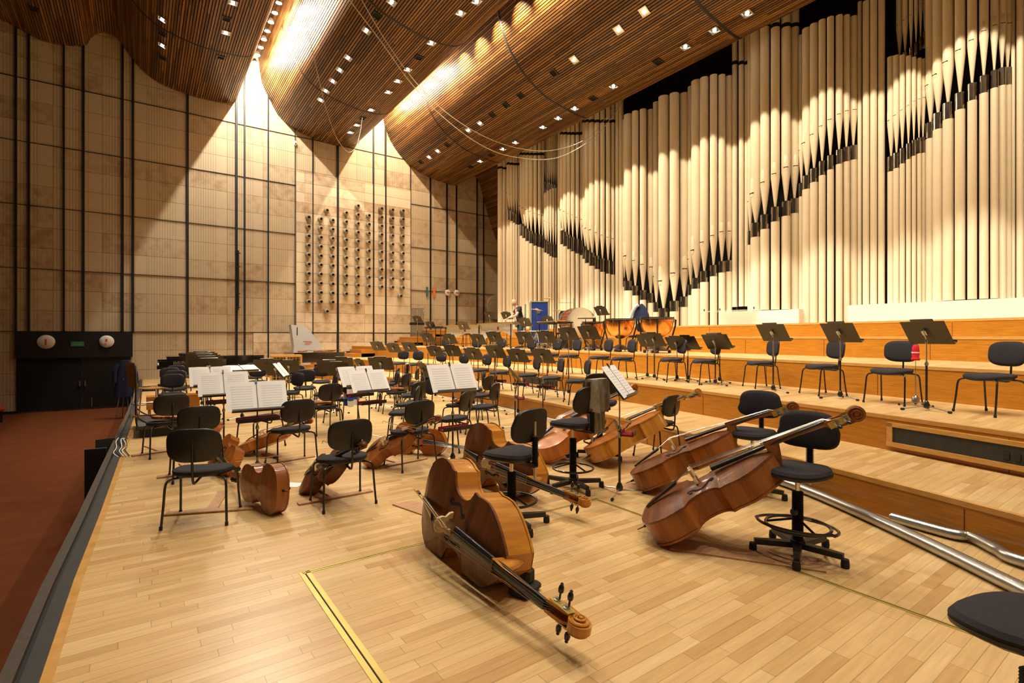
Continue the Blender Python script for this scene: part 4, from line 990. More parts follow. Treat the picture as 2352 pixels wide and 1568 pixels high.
# ================================================================ music stands with scores
def sbase(px, py, lvl=0, z=None):
    if z is not None: v = PZ(px, py, z); return Vector((v.x, v.y, LV[lvl]))
    return P(px, py, LV[lvl])
def hgt(v, py): return EYE-(py-HY)*(v[0]*CS+v[1]*SN)/F-v[2]
def zof(v): return v[0]*CS+v[1]*SN
S_GR = 'black music stands on the stage floor'
def big(px, py, z, deg, lab, slab, tray=None, tilt=32, w=.56, sw=.66, sh=.385, dy=0, group=S_GR, dh=.34):
    v = sbase(px, py, z=z); h = hgt(v, py)
    s, mw = stand(v, h, R_(deg), lab, tilt=tilt, w=w, dh=dh, tray=tray, group=group, black_pole=True, ext=False)
    if slab: score(mw, slab, w=sw, dh=sh, dy=dy, dz=.03)
    return v
big(591, 915, 6.25, -92, 'black music stand holding the nearest large open score', 'nearest large open white score, third and frontmost of the overlapping row', tray=.62)
big(514, 886, 7.6, -90, 'black music stand behind the one with the nearest open score', 'open white score in the middle of the overlapping row of three', tray=.66)
big(484, 868, 9.35, -88, 'black music stand farthest of the three with overlapping scores', 'open white score partly hidden, farthest of the overlapping row of three', tray=.62)
big(848, 879, 8.3, -80, 'black music stand with a small open score and red tray, front of the leaning pair', 'small open white score, right one of the leaning pair', tray=.56)
big(822, 868, 9.0, -80, 'black music stand behind the small open score, rear of the leaning pair', 'small open white score, left one of the leaning pair', tray=.6)
big(1040, 873, 6.7, -90, 'black music stand with the large single score in the centre', 'large single open white score on the central stand', tray=.44, tilt=30)
v = P(1423, 1134); h = hgt(v, 882)
s, mw = stand(v, h, R_(-62), 'black music stand with a score seen edge-on, among the double basses', tilt=38, w=.5, tray=.62, group=S_GR, tray_len=.2); score(mw, 'narrow-looking open white score seen edge-on among the double basses', w=.5, dh=.38, dz=.03)
v = sbase(1183, 972, z=9.0); s, mw = stand(v, hgt(v, 861), R_(-38), 'empty music stand seen edge-on, standing left of the orange leaning bass', tilt=40, w=.46, tray=.55, group=S_GR, tray_len=.3)
v = sbase(647, 870, z=10.8); s, mw = stand(v, hgt(v, 852), R_(-26), 'music stand seen edge-on behind the nearest score', tilt=38, w=.5, group=S_GR); score(mw, 'small score seen edge-on behind the nearest score', w=.5, dh=.34, dz=.03)
v = sbase(556, 860, z=10.2); s, mw = stand(v, hgt(v, 848), R_(-75), 'music stand with its desk folded nearly flat', tilt=70, w=.5, group=S_GR); score(mw, 'white score lying nearly flat behind the overlapping row', w=.6, dh=.34, dz=.0)
# empty brown desks on the stage floor, seen from the back
def va(px): a, b = ray(px); return math.degrees(math.atan2(b, a))
def back(px, py, z, dl, lab, lvl=0, w=.50, tilt=30, tray=None, group=S_GR, **k):
    v = sbase(px, py, lvl, z=z); h = hgt(v, py)
    return stand(v, h, R_(va(px)-dl), lab, tilt=tilt, w=w, tray=tray, group=group, **k)
for i, (px, py, z, l) in enumerate(((477, 842, 10.0, 'nearest'), (473, 836, 10.6, 'second'), (468, 830, 11.3, 'third'), (464, 825, 12.1, 'fourth'), (460, 821, 13.0, 'farthest'))):
    back(px, py, z, -3, 'dark empty music stand before the left piano, %s of five nested desks' % l, w=.62)
back(613, 838, 13.2, 5, 'dark empty music stand left of the wooden cabinet, farther one', w=.62)
back(634, 848, 11.6, 28, 'dark empty music stand left of the wooden cabinet, nearer one', w=.5)
back(664, 842, 12.6, 20, 'dark empty music stand right in front of the wooden cabinet', w=.5)
back(757, 842, 12.2, 12, 'dark empty music stand, left of the three before the second piano', w=.56)
back(776, 848, 11.0, 30, 'dark empty music stand, nearest of the three before the second piano', w=.56)
back(785, 833, 14.2, 15, 'dark empty music stand, farthest of the three before the second piano', w=.62)
back(829, 838, 13.4, 58, 'brown empty music stand turned sideways before the wooden steps', w=.4)
back(875, 835, 11.9, 22, 'dark wide empty music stand above the scarf chair', w=.58)
back(975, 850, 9.9, 70, 'brown empty music stand seen nearly edge-on left of the large score', w=.42)
def va(px): a, b = ray(px); return math.degrees(math.atan2(b, a))
# rows of desks at the foot of the risers
def row(lvl, lst, name, group):
    lst = sorted(lst)
    for i, q in enumerate(lst):
        px, py, by = q[:3]
        if by: v = P(px, by, LV[lvl])
        else:
            a, b = ray(px); z = 5.0
            while a*z < rx(lvl, b*z)-.32: z += .02
            v = Vector((a*z, b*z, LV[lvl]))
        if lvl < 5 and v.x > rx(lvl, v.y)-.2:
            a, b = ray(px); z = zof(v)
            while a*z > rx(lvl, b*z)-.22: z -= .02
            v = Vector((a*z, b*z, LV[lvl]))
        rz = va(px)-(q[3] if len(q) > 3 and q[3] is not None else 40)
        tr = q[4] if len(q) > 4 else None
        stand(v, hgt(v, py), R_(rz), 'brown empty music stand %s, %s from the left' % (name, ORD[i]), tilt=36, tray=tr, group=group, tray_len=.34)
row(0, [(868, 795, None), (904, 799, None), (941, 797, None), (1000, 807, None), (1041, 806, None), (1088, 813, None), (1139, 808, None, None, .62), (1190, 817, 944, None, .6), (1247, 818, 956, None, .62)], 'at the foot of the lowest riser', 'brown stands before the lowest riser')
row(1, [(983, 776, None), (1033, 778, None), (1098, 779, None), (1136, 774, None), (1205, 775, 886), (1257, 774, 894.7), (1306, 767, 901.7), (1353, 764, None)], 'at the foot of the second riser', 'brown stands before the second riser')
row(2, [(1487, 782, 868, 38), (1555, 789, 874, 42), (1643, 785, 884, 40), (1776, 764, 900, 36), (1930, 764, 916, 36), (2128, 764, 943, 32)], 'on the second riser by the timpani', 'stands at right on the second riser')
row(3, [(959, 733, None), (989, 746, None), (1064, 748, 799), (1125, 725, None), (1164, 725, None), (1206, 740, 801), (1259, 736, 801), (1381, 714, None)], 'among the percussion', 'brown stands among the percussion')
# a second nested desk behind three of them
for px, py, z, l in ((1503, 780, 11.0, 'nested behind the desk below the right timpani'), (1580, 787, 10.6, 'nested behind the second desk right of the timpani'), (1653, 783, 10.2, 'nested behind the third desk right of the timpani')):
    v = sbase(px, py, 2, z=z); stand(v, hgt(v, py), R_(va(px)-42), 'brown empty music stand '+l, tilt=36, group='stands at right on the second riser')
# thin silver stand with a red knitted cover
v = P(2103, 931, LV[2]); t = thing('clarinet_stand', 'thin silver tripod stand with a red and white knitted cap on top', 'instrument stand', v, .3)
MB().tube([(0, 0, .06), (0, 0, .42)], .007, 8).tube([(0, 0, .4), (0, 0, .68)], .004, 6).build('pole', 'satin_steel', t)
MB().lathe([(.02, .03), (.045, .05), (.04, .1), (.015, .13)], 12).build('hub', 'satin_steel', t)
for i in range(3):
    a = 2*PI*i/3; l = MB().tube([(.03*math.cos(a), .03*math.sin(a), .05), (.2*math.cos(a), .2*math.sin(a), .014)], .007, 6).build('leg', 'satin_steel', t)
    MB().lathe([(.01, 0), (.014, .012), (.008, .026)], 8, c=(.2*math.cos(a), .2*math.sin(a), 0.001)).build('foot', 'black_rubber', l)
kp = thing('knitted_cap', 'red knitted cap with white stripe hung on the thin silver stand', 'cap', v+Vector((0, 0, .64)), .3)
MB().lathe([(.045, -.05), (.05, -.03), (.038, -.01), (.044, .04), (.040, .09), (.038, .12), (.025, .15), (.005, .16)], 14).build('cap_body', 'red_wool', kp)
MB().lathe([(.0455, .045), (.0465, .052), (.0455, .06)], 14).build('white_stripe', 'white_cloth', kp)
# ================================================================ percussion on the third riser
def on3(px, X): a, b = ray(px); z = X/a; return Vector((X, b*z, LV[3]))
def timpano(v, R, h, label):
    t = thing('timpani', label, 'drum', v, .3, 'copper timpani')
    zb = h-.62*R*1.9
    pr = [(.02, h-.56)]+[(R*math.sin(a)*.97, h-.06-.5*math.cos(a)) for a in [PI/2*i/10 for i in range(1, 11)]]+[(R*.97, h-.03)]
    MB().lathe(pr, 28, cap=False).build('bowl', 'copper', t)
    MB().lathe([(.001, h+.004), (R*.97, h+.004), (R*.99, h-.005)], 28, cap=False).build('drum_head', 'drum_skin', t)
    MB().lathe([(R*1.0, h-.045), (R*1.05, h-.045), (R*1.05, h-.02), (R*1.0, h-.02)], 28).lathe([(R*.97, h-.0), (R*1.02, h+.0), (R*1.02, h+.018), (R*.99, h+.018)], 28).build('hoop', 'black_metal', t)
    for i in range(8):
        a = 2*PI*i/8; MB().tube([(R*1.04*math.cos(a), R*1.04*math.sin(a), h+.03), (R*1.04*math.cos(a), R*1.04*math.sin(a), h-.12)], .008, 6).build('tension_rod', 'chrome', t)
    for i in range(4):
        a = 2*PI*i/4+.4; c, s = math.cos(a), math.sin(a)
        MB().tube([(R*1.07*c, R*1.07*s, h-.04), (R*1.05*c, R*1.05*s, h-.2), (R*.75*c, R*.75*s, .22), (R*.6*c, R*.6*s, .10)], [.028, .024, .02, .026], 8).build('strut', 'black_metal', t)
        MB().lathe([(.03, 0), (.04, .02), (.04, .06), (.02, .08)], 10, c=(R*.72*c, R*.72*s, 0)).build('caster', 'black_rubber', t)
    MB().lathe([(R*.7, .06), (R*.72, .09), (R*.35, .16), (.08, .2)], 20).build('base', 'black_metal', t)
    MB().box((-.32, 0, .06), (.22, .12, .03), RY(.3)).build('pedal', 'satin_steel', t)
    return t
timpano(on3(1363, 11.3), .34, .86, 'smallest copper timpani at left beside the bass drum')
timpano(on3(1424, 10.9), .42, .90, 'middle copper timpani with visible chain pattern reflections')
timpano(on3(1509, 10.85), .43, .90, 'right copper timpani in front of the organ')
# jacket on a rack behind the timpani
v = on3(1472, 11.8); t = thing('tracksuit_jacket', 'navy jacket with white sleeve stripe hung on a chair behind the timpani', 'jacket', v, .2)
fold = lambda x, y, z: (x, y, z)
rows = []
for i in range(9):
    u = i/8; rows.append([Vector((.10*math.sin(a)*(1+.25*math.sin(5*a)), (.10+.20*u**.7)*math.cos(a)*(1+.06*math.sin(9*a+i)), 1.32-.42*u+.05*math.sin(a*2))) for a in [PI*2*j/24 for j in range(25)]])
MB().grid(rows).add(rows[0][:-1], [tuple(range(24))]).build('jacket_body', 'navy_cloth', t)
MB().tube(catmull([(-.11, .02, 1.34), (-.13, .10, 1.28), (-.14, .20, 1.12), (-.15, .27, .95)], 4), [.05]*13, 8).build('sleeve', 'white_cloth', t)
MB().lathe([(.02, 0), (.02, 1.2)], 8).build('rack_pole', 'black_metal', t)
v = on3(1462, 11.7); chair(v, 'black chair hidden behind the timpani under the navy jacket')
# bass drum
v = on3(1326, 11.75); t = thing('bass_drum', 'large concert bass drum with red-brown shell and white head', 'drum', v, math.radians(-103))
Mx = TR(0, 0, .82) @ RY(PI/2)
MB().lathe([(.52, -.27), (.52, .27)], 40, cap=False).xf(Mx).build('shell', 'drum_shell', t)
MB().lathe([(.001, .275), (.51, .272), (.53, .26)], 40, cap=False).lathe([(.001, -.275), (.51, -.272), (.53, -.26)], 40, cap=False).xf(Mx).build('drum_head', 'drum_skin', t)
for zz in (-.26, .26):
    MB().lathe([(.525, zz-.03), (.55, zz-.03), (.55, zz+.03), (.525, zz+.03)], 40).xf(Mx).build('hoop', 'chrome', t)
for i in range(12):
    a = 2*PI*i/12
    MB().tube([(.545*math.cos(a), .545*math.sin(a), -.27), (.545*math.cos(a), .545*math.sin(a), .27)], .007, 6).tube([(.54*math.cos(a), .54*math.sin(a), -.03), (.54*math.cos(a), .54*math.sin(a), .03)], .018, 6).xf(Mx).build('tension_rod', 'chrome', t)
for sy in (-1, 1):
    MB().tube([(-.28, sy*.45, .01), (.28, -sy*.0+sy*.25, .55)], .015, 8).tube([(.28, sy*.45, .01), (-.28, sy*.25, .55)], .015, 8).build('stand_leg', 'black_metal', t)
# mallet bag hung by the drum
v = on3(1345, 10.9); t = thing('mallet_table', 'black cloth tray with mallets in front of the bass drum head', 'mallet tray', v, .9)
MB().tube([(0, 0, .02), (0, 0, .95)], .012, 8).build('pole', 'black_metal', t)
MB().box((0, 0, .97), (.24, .46, .02)).prism([(-.12, -.23), (.12, -.23), (.14, -.28), (-.1, -.30)], .86, .975).build('cloth', 'black_rubber', t)
for i in range(3):
    mt = MB().tube([(-.08+.06*i, -.25, 1.0), (-.05+.06*i, .12, .995)], .006, 6).lathe([(.001, -.03), (.03, -.01), (.03, .02), (.001, .035)], 10, c=(-.08+.06*i, -.27, 1.0)).build('mallet', 'cream_cloth', t)
for i in range(3):
    a = 2*PI*i/3; MB().tube([(0, 0, .12), (.2*math.cos(a), .2*math.sin(a), .012)], .01, 6).build('leg', 'black_metal', t)
# blue flight case
v = on3(1238, 11.75); t = thing('flight_case', 'tall open blue flight case with pale edges behind the man', 'case', v, math.radians(-35))
MB().box((0, 0, .92), (.62, .68, 1.5)).build('case_shell', 'blue_case', t)
e = MB()
for x in (-.31, .31):
    for y in (-.34, .34): e.box((x, y, .92), (.035, .035, 1.53))
for z in (.17, 1.67):
    for y in (-.34, .34): e.box((0, y, z), (.64, .035, .035))
    for x in (-.31, .31): e.box((x, 0, z), (.035, .70, .035))
e.build('edge_profile', 'case_edge', t)
for z in (.6, 1.3):
    MB().rbox((-.32, -.2, z), (.02, .14, .12), .005).build('catch', 'satin_steel', t)
    MB().rbox((-.05, -.35, z), (.14, .02, .12), .005).build('catch', 'satin_steel', t)
for x in (-.25, .25):
    for y in (-.28, .28): MB().lathe([(.05, -.02), (.05, .02)], 14, m=RX(PI/2), c=(x, y, .055)).box((x, y, .12), (.08, .08, .09)).build('caster', 'black_rubber', t)
v = v+Vector((-.05, .78, 0)); t = thing('case_lid', 'pale green open lid of the blue flight case beside the man', 'case lid', v, math.radians(-35))
MB().rbox((0, 0, .90), (.07, .60, 1.5), .02).box((-.045, 0, 1.2), (.02, .48, .02)).box((-.045, 0, .6), (.02, .48, .02)).build('lid_panel', 'case_edge', t)
MB().box((-.04, 0, .9), (.01, .52, 1.38)).build('lining', 'cream_cloth', t)
for y in (-.25, .25): MB().lathe([(.05, -.02), (.05, .02)], 14, m=RX(PI/2), c=(0, y, .055)).box((0, y, .12), (.06, .06, .08)).build('caster', 'black_rubber', t)
# marimbas / vibraphone
def mallet_inst(v, rz, Ln, h, label, bar='bent_wood', tubes=True, name='marimba', top='gold_paint'):
    t = thing(name, label, 'percussion instrument', v, rz)
    MB().box((-.36, 0, h), (.03, Ln, .05)).box((.30, 0, h), (.03, Ln*.98, .05)).box((-.03, Ln/2, h), (.7, .05, .05)).box((-.03, -Ln/2, h), (.45, .05, .05)).build('frame', 'gold_paint' if tubes else 'black_metal', t)
    n = int(Ln/.055)
    b = MB(); b2 = MB()
    for i in range(n):
        y = -Ln/2+.05+i*(Ln-.1)/(n-1); l = .17+.12*i/n
        b.box((-.17, y, h+.03), (l*2*.75, .042, .018))
        if i % 7 not in (2, 6): b2.box((.16, y+.02, h+.055), (l*1.3, .036, .018))
    b.build('natural_bars', bar, t); b2.build('accidental_bars', bar, t)
    if tubes:
        r = MB()
        for i in range(n):
            y = -Ln/2+.05+i*(Ln-.1)/(n-1); u = i/(n-1)
            ln = .22+.42*abs(u-.35)**1.0*1.3
            r.lathe([(.021, h-.03-ln), (.021, h-.02)], 8, c=(-.20, y, 0))
        r.build('resonator_tubes', 'tube_grey', t)
        MB().box((-.225, -.1, h-.16), (.006, .08, .11)).build('badge', 'red_velvet', t)
    for sy in (-1, 1):
        for x in (-.3, .25):
            MB().tube([(x, sy*(Ln/2-.03), h), (x, sy*(Ln/2-.03), .08)], .018, 8).build('leg', 'black_metal', t)
            MB().lathe([(.04, -.015), (.04, .015)], 12, m=RX(PI/2), c=(x, sy*(Ln/2-.03), .042)).build('caster', 'black_rubber', t)
    MB().tube([(-.3, -Ln/2+.03, .14), (-.3, Ln/2-.03, .14)], .014, 8).build('rail', 'black_metal', t)
    return t
mallet_inst(on3(1071, 10.75), math.radians(22), 1.75, .84, 'marimba with golden frame and pale tubes, left one of two')
mallet_inst(on3(1150, 10.6), math.radians(8), 1.75, .88, 'vibraphone with silver bars and pale tubes in front of the man', bar='satin_steel', name='vibraphone')
mallet_inst(on3(1007, 10.9), math.radians(15), 1.0, .82, 'black glockenspiel table left of the marimba', bar='black_metal', tubes=False, name='glockenspiel')
mallet_inst(on3(1276, 10.65), math.radians(-8), 1.05, .86, 'wooden xylophone between the cymbals and the bass drum', bar='cabinet_wood', tubes=False, name='xylophone')
v = on3(1160, 12.0); t = thing('percussion_table', 'pale cloth covered table of small percussion beside the man', 'table', v, .1)
MB().rbox((0, 0, .93), (.5, 1.25, .05), .01).build('table_top', 'cream_cloth', t)
for x in (-.2, .2):
    for y in (-.55, .55): MB().tube([(x, y, .9), (x, y, .003)], .015, 8).build('leg', 'black_metal', t)
# tubular bells
v = on3(958, 10.95); t = thing('tubular_bells', 'tall set of silver tubular bells at the far left of the percussion', 'percussion instrument', v, math.radians(60))
MB().box((0, .3, .95), (.05, .03, 1.75)).box((0, -.3, .85), (.05, .03, 1.55)).box((0, 0, 1.78), (.10, .66, .04)).box((0, 0, .12), (.5, .68, .05)).build('frame', 'satin_steel', t)
for i in range(9):
    MB().tube([(.0, -.24+.06*i, 1.74), (.0, -.24+.06*i, .42-.02*i)], .019, 10).build('bell_tube', 'duct_foil', t)
MB().box((-.05, 0, 1.05), (.1, .7, .12)).build('damper_box', 'black_metal', t)
for y in (-.3, .3):
    for x in (-.22, .22): MB().lathe([(.03, -.015), (.03, .015)], 10, m=RX(PI/2), c=(x, y, .032)).box((x, y, .08), (.03, .03, .06)).build('caster', 'black_rubber', t)
# cymbal stands, drums
def cymbal(v, h, R, label, tilt=.15):
    t = thing('cymbal_stand', label, 'cymbal', v, .5)
    MB().tube([(0, 0, .3), (0, 0, h)], .011, 8).build('pole', 'chrome', t)
    for i in range(3):
        a = 2*PI*i/3; MB().tube([(0, 0, .55), (.3*math.cos(a), .3*math.sin(a), .012)], .010, 6).build('leg', 'chrome', t)
    MB().lathe([(.01, .03), (.04, .025), (.06, .006), (R*.6, -.004), (R, -.02), (R, -.023)], 28, cap=False).xf(TR(0, 0, h) @ RX(tilt)).build('cymbal', 'gold_paint', t)
cymbal(on3(1233, 10.6), 1.32, .22, 'brass cymbal on a chrome tripod left of the brown desk')
cymbal(on3(1262, 11.5), 1.75, .2, 'small high cymbal on a tall stand before the organ', .05)
cymbal(on3(1283, 12.0), 1.35, .24, 'flat cymbal on a stand behind the xylophone', .05)
def snare(v, h, R, label):
    t = thing('snare_drum', label, 'drum', v, .2)
    MB().lathe([(R, h-.14), (R, h)], 24, cap=False).build('shell', 'chrome', t)
    MB().lathe([(.001, h+.002), (R*.98, h+.002), (R*1.03, h-.004), (R*1.03, h-.02)], 24, cap=False).build('drum_head', 'drum_skin', t)
    for i in range(8):
        a = 2*PI*i/8; MB().tube([(R*1.03*math.cos(a), R*1.03*math.sin(a), h-.14), (R*1.03*math.cos(a), R*1.03*math.sin(a), h)], .006, 6).build('tension_rod', 'chrome', t)
    for i in range(3):
        a = 2*PI*i/3+.4; MB().tube([(.15*math.cos(a), .15*math.sin(a), h-.14), (0, 0, .35), (.22*math.cos(a), .22*math.sin(a), .012)], .009, 6).build('leg', 'chrome', t)
snare(on3(1228, 10.95), .62, .18, 'chrome snare drum below the brass cymbal')
snare(on3(1252, 11.2), .62, .18, 'second snare drum beside the xylophone')
# coat rack frame behind bass drum
v = on3(1298, 12.0); t = thing('metal_rack', 'thin metal rack rising behind the bass drum', 'rack', v, .9)
MB().tube([(0, -.3, .005), (0, -.3, 1.75), (0, .3, 1.75), (0, .3, .005)], .011, 8).tube([(0, -.3, 1.6), (0, .3, 1.6)], .008, 6).build('rack_frame', 'satin_steel', t)
v = on3(1297, 12.15); t = thing('drum_case', 'round black drum case standing behind the bass drum', 'case', v, math.radians(-60))
MB().lathe([(.02, -.12), (.34, -.12), (.36, -.09), (.36, .09), (.34, .12), (.02, .12)], 28).xf(TR(0, 0, .98) @ RY(PI/2)).build('case_body', 'black_plastic', t)
MB().box((0, 0, .32), (.2, .4, .62)).build('case_support', 'black_metal', t)
# ================================================================ the man at the percussion
def man():
    v = on3(1196, 11.25); rz = math.atan2(.35, -1.0)
    t = thing('person', 'bald bearded man in a navy polo shirt and jeans bending over the percussion', 'person', v, rz)
    # skeleton: local x forward, y left
    J = {'pel': (0, 0, .95), 'wst': (.02, 0, 1.08), 'chs': (.09, 0, 1.30), 'nck': (.15, 0, 1.50), 'hdb': (.20, 0, 1.57),
         'lhip': (0, .10, .90), 'lkn': (.03, .11, .49), 'lan': (-.02, .12, .10), 'rhip': (0, -.10, .90), 'rkn': (.03, -.11, .49), 'ran': (-.02, -.12, .10),
         'lsh': (.10, .20, 1.43), 'lel': (.24, .27, 1.18), 'lwr': (.46, .13, 1.10), 'rsh': (.10, -.20, 1.43), 'rel': (.24, -.27, 1.18), 'rwr': (.47, -.08, 1.08)}
    R = {'pel': (.15, .12), 'wst': (.155, .125), 'chs': (.175, .13), 'nck': (.062, .062), 'hdb': (.058, .058), 'lhip': (.095, .1), 'lkn': (.062, .062), 'lan': (.042, .042),
         'rhip': (.095, .1), 'rkn': (.062, .062), 'ran': (.042, .042), 'lsh': (.07, .07), 'lel': (.045, .045), 'lwr': (.029, .029), 'rsh': (.07, .07), 'rel': (.045, .045), 'rwr': (.029, .029)}
    Eg = [('pel', 'wst'), ('wst', 'chs'), ('chs', 'nck'), ('nck', 'hdb'), ('pel', 'lhip'), ('lhip', 'lkn'), ('lkn', 'lan'), ('pel', 'rhip'), ('rhip', 'rkn'), ('rkn', 'ran'), ('chs', 'lsh'), ('lsh', 'lel'), ('lel', 'lwr'), ('chs', 'rsh'), ('rsh', 'rel'), ('rel', 'rwr')]
    def skin_obj(name, keys, edges, mat, grow=1.0, extra=None, root=None):
        ks = list(keys); pts = dict(J); rad = dict(R)
        if extra:
            for k_, (p, r) in extra.items(): pts[k_] = p; rad[k_] = (r, r)
        me = bpy.data.meshes.new(name); me.from_pydata([pts[k_] for k_ in ks], [(ks.index(a), ks.index(b)) for a, b in edges], [])
        o = bpy.data.objects.new(name, me); C.objects.link(o); o.parent = t
        sk = o.modifiers.new('skin', 'SKIN'); sk.use_smooth_shade = True
        l = me.skin_vertices[0].data if me.skin_vertices else None
        if l is None:
            bm = bmesh.new(); bm.from_mesh(me); bm.verts.layers.skin.verify(); bm.to_mesh(me); bm.free(); l = me.skin_vertices[0].data
        for i, k_ in enumerate(ks):
            l[i].radius = (rad[k_][0]*grow, rad[k_][1]*grow); l[i].use_root = (k_ == (root or ks[0]))
        sb = o.modifiers.new('sub', 'SUBSURF'); sb.levels = 2; sb.render_levels = 2
        me.materials.append(M[mat]); return o
    body = skin_obj('body', J.keys(), Eg, 'skin', root='pel')
    # polo shirt: torso and upper sleeves
    ex = {'hem': ((0, 0, .90), .165), 'ls2': ((.19, .245, 1.27), .060), 'rs2': ((.19, -.245, 1.27), .060), 'col': ((.14, 0, 1.47), .075)}
    skin_obj('polo_shirt', ['wst', 'hem', 'chs', 'col', 'lsh', 'ls2', 'rsh', 'rs2'], [('hem', 'wst'), ('wst', 'chs'), ('chs', 'col'), ('chs', 'lsh'), ('lsh', 'ls2'), ('chs', 'rsh'), ('rsh', 'rs2')], 'navy_shirt', 1.12, ex)
    ex = {'lan2': ((-.02, .12, .13), .06), 'ran2': ((-.02, -.12, .13), .06)}
    skin_obj('jeans', ['pel', 'lhip', 'lkn', 'lan2', 'rhip', 'rkn', 'ran2'], [('pel', 'lhip'), ('lhip', 'lkn'), ('lkn', 'lan2'), ('pel', 'rhip'), ('rhip', 'rkn'), ('rkn', 'ran2')], 'denim', 1.14, ex)
    # head, joined by its own neck root, looking down
    hm = TR(.245, 0, 1.655) @ RY(.38)
    hd = MB(); rows = []
    for i in range(13):
        th = PI*i/12; z = .125*math.cos(th); rr = math.sin(th)
        row = []
        for j in range(20):
            a = 2*PI*j/20; c, s = math.cos(a), math.sin(a)
            x = .098*rr*c*(1.0 if c > 0 else 1.03); y = .076*rr*s
            if z < -.02 and c > 0: x *= 1-.15*min(1, (-z-.02)/.08); y *= 1-.25*min(1, (-z-.02)/.1)
            if c < -.2 and z < -.05: x *= .75
            if abs(s) < .33 and c > 0 and -.045 < z < .015: x += .022*(1-abs(s)/.33)*(.4+.6*(.015-z)/.06)
            row.append(Vector((x, y, z)))
        row.append(row[0].copy()); rows.append(row)
    hd.grid(rows).xf(hm).build('head', 'skin', t)
    for s in (1, -1):
        MB().lathe([(.001, -.012), (.012, -.006), (.014, .0), (.001, .012)], 10).xf(hm @ TR(.0, s*.077, -.012) @ Matrix.Diagonal((.9, .5, 2.0, 1))).build('ear', 'skin', t)
        MB().lathe([(.001, -.008), (.008, 0), (.001, .008)], 10).xf(hm @ TR(.083, s*.028, .010)).build('eye', 'white_cloth', t)
    MB().tube([(.088, .055, .014), (.10, .045, .02), (.10, .012, .018), (.10, -.012, .018), (.10, -.045, .02), (.088, -.055, .014), (.0, -.078, .012)], .0025, 6).xf(hm).build('glasses', 'black_metal', t)
    MB().box((.088, 0, -.062), (.012, .045, .006)).xf(hm).build('mouth', 'seat_red', t)
    rows = []
    for i in range(5):
        z = -.075-.012*i; rows.append([Vector((.088*math.cos(a)*(1-.10*i), .060*math.sin(a)*(1-.12*i), z)) for a in [-1.1+2.2*j/10 for j in range(11)]])
    MB().grid(rows).xf(hm).build('beard', 'grey_wool', t)
    # hands with five fingers each, resting on the table edge
    for s, w, nm2 in ((1, J['lwr'], 'l'), (-1, J['rwr'], 'r')):
        w = Vector(w); d = Vector((.9, -.25*s, -.25)).normalized()
        hmx = smat(w, w+d, (0.2, 0, 1))
        pl = MB().pad(sup(.045, .040, 14), [(.5, .012), (.95, .010), (1, 0), (.95, -.010), (.5, -.012)]).xf(hmx @ TR(.05, 0, 0)); pl.build('palm', 'skin', t)
        for i, (y, ln) in enumerate(((-.030, .062), (-.010, .074), (.011, .070), (.030, .056))):
            MB().tube([(.085, y, 0), (.085+ln*.45, y*1.1, -.006), (.085+ln*.75, y*1.12, -.022), (.085+ln*.92, y*1.12, -.038)], [.0085, .008, .0075, .006], 6).xf(hmx).build('finger', 'skin', t)
        MB().tube([(.03, s*.035, 0), (.055, s*.060, -.008), (.08, s*.066, -.016)], [.010, .009, .007], 6).xf(hmx).build('thumb', 'skin', t)
    for s in (1, -1):
        MB().pad([(x+.06, y) for x, y in sup(.14, .05, 16, 2.6)], [(.95, .004), (1, .02), (.95, .06), (.5, .085)], lambda x, y, z: (x, y+s*.12, z*(1-.35*max(0, x-.05)/.15))).build('shoe', 'shoe_black', t)
    MB().tube([(.40, .165, 1.112), (.42, .158, 1.108)], .036, 12).build('wristwatch', 'chrome', t)
man()
# ================================================================ pianos, harp cover, cabinet
def piano(v, rz, label, text, Ln=2.75, lid_open=False):
    t = thing('grand_piano', label, 'piano', v, rz)
    out = [(0, 0), (Ln*.98, 0), (Ln, .10), (Ln*.99, .45), (Ln*.9, .62), (Ln*.75, .72), (Ln*.6, .92), (Ln*.45, 1.2), (Ln*.28, 1.48), (Ln*.12, 1.56), (0, 1.56)]
    MB().prism(out, .62, .98).build('case', 'piano_black', t)
    MB().prism([(x*1.01-.01, y*1.02-.01) for x, y in out], .985, 1.01).build('lid', 'piano_black', t)
    MB().box((-.12, .78, .68), (.26, 1.5, .10)).box((-.05, .02, .76), (.30, .05, .22)).box((-.05, 1.54, .76), (.30, .05, .22)).build('key_bed', 'piano_black', t)
    MB().box((-.13, .78, .745), (.15, 1.24, .02)).build('keys', 'paper', t)
    k = MB()
    for i in range(36): k.box((-.09, .22+i*.033, .76), (.09, .012, .014))
    k.build('black_keys', 'ebony', t)
    for (x, y) in ((.12, .15), (.12, 1.4), (Ln-.2, .3)):
        l = MB().lathe([(.035, .08), (.055, .14), (.045, .2), (.065, .58), (.07, .62)], 12, c=(x, y, 0)).build('leg', 'piano_black', t)
        MB().lathe([(.04, -.015), (.04, .015)], 12, m=RX(PI/2), c=(x, y, .042)).build('caster', 'brass', l)
    MB().box((.12, .78, .35), (.05, .3, .5)).box((.02, .78, .1), (.16, .3, .04)).build('pedal_lyre', 'piano_black', t)
    if text:
        cu = bpy.data.curves.new('brand_lettering', 'FONT'); cu.body = text; cu.size = .17; cu.extrude = .002; cu.space_character = 1.15
        o = bpy.data.objects.new('brand_lettering', cu); C.objects.link(o); o.parent = t; o.location = (.16, -.004, .74); o.rotation_euler = (PI/2, 0, 0); cu.materials.append(M['gold_paint'])
        dg = bpy.context.evaluated_depsgraph_get(); me = bpy.data.meshes.new_from_object(o.evaluated_get(dg)); bpy.data.objects.remove(o)
        o = bpy.data.objects.new('brand_lettering', me); C.objects.link(o); o.parent = t; o.location = (.16, -.004, .74); o.rotation_euler = (PI/2, 0, 0)
    return t
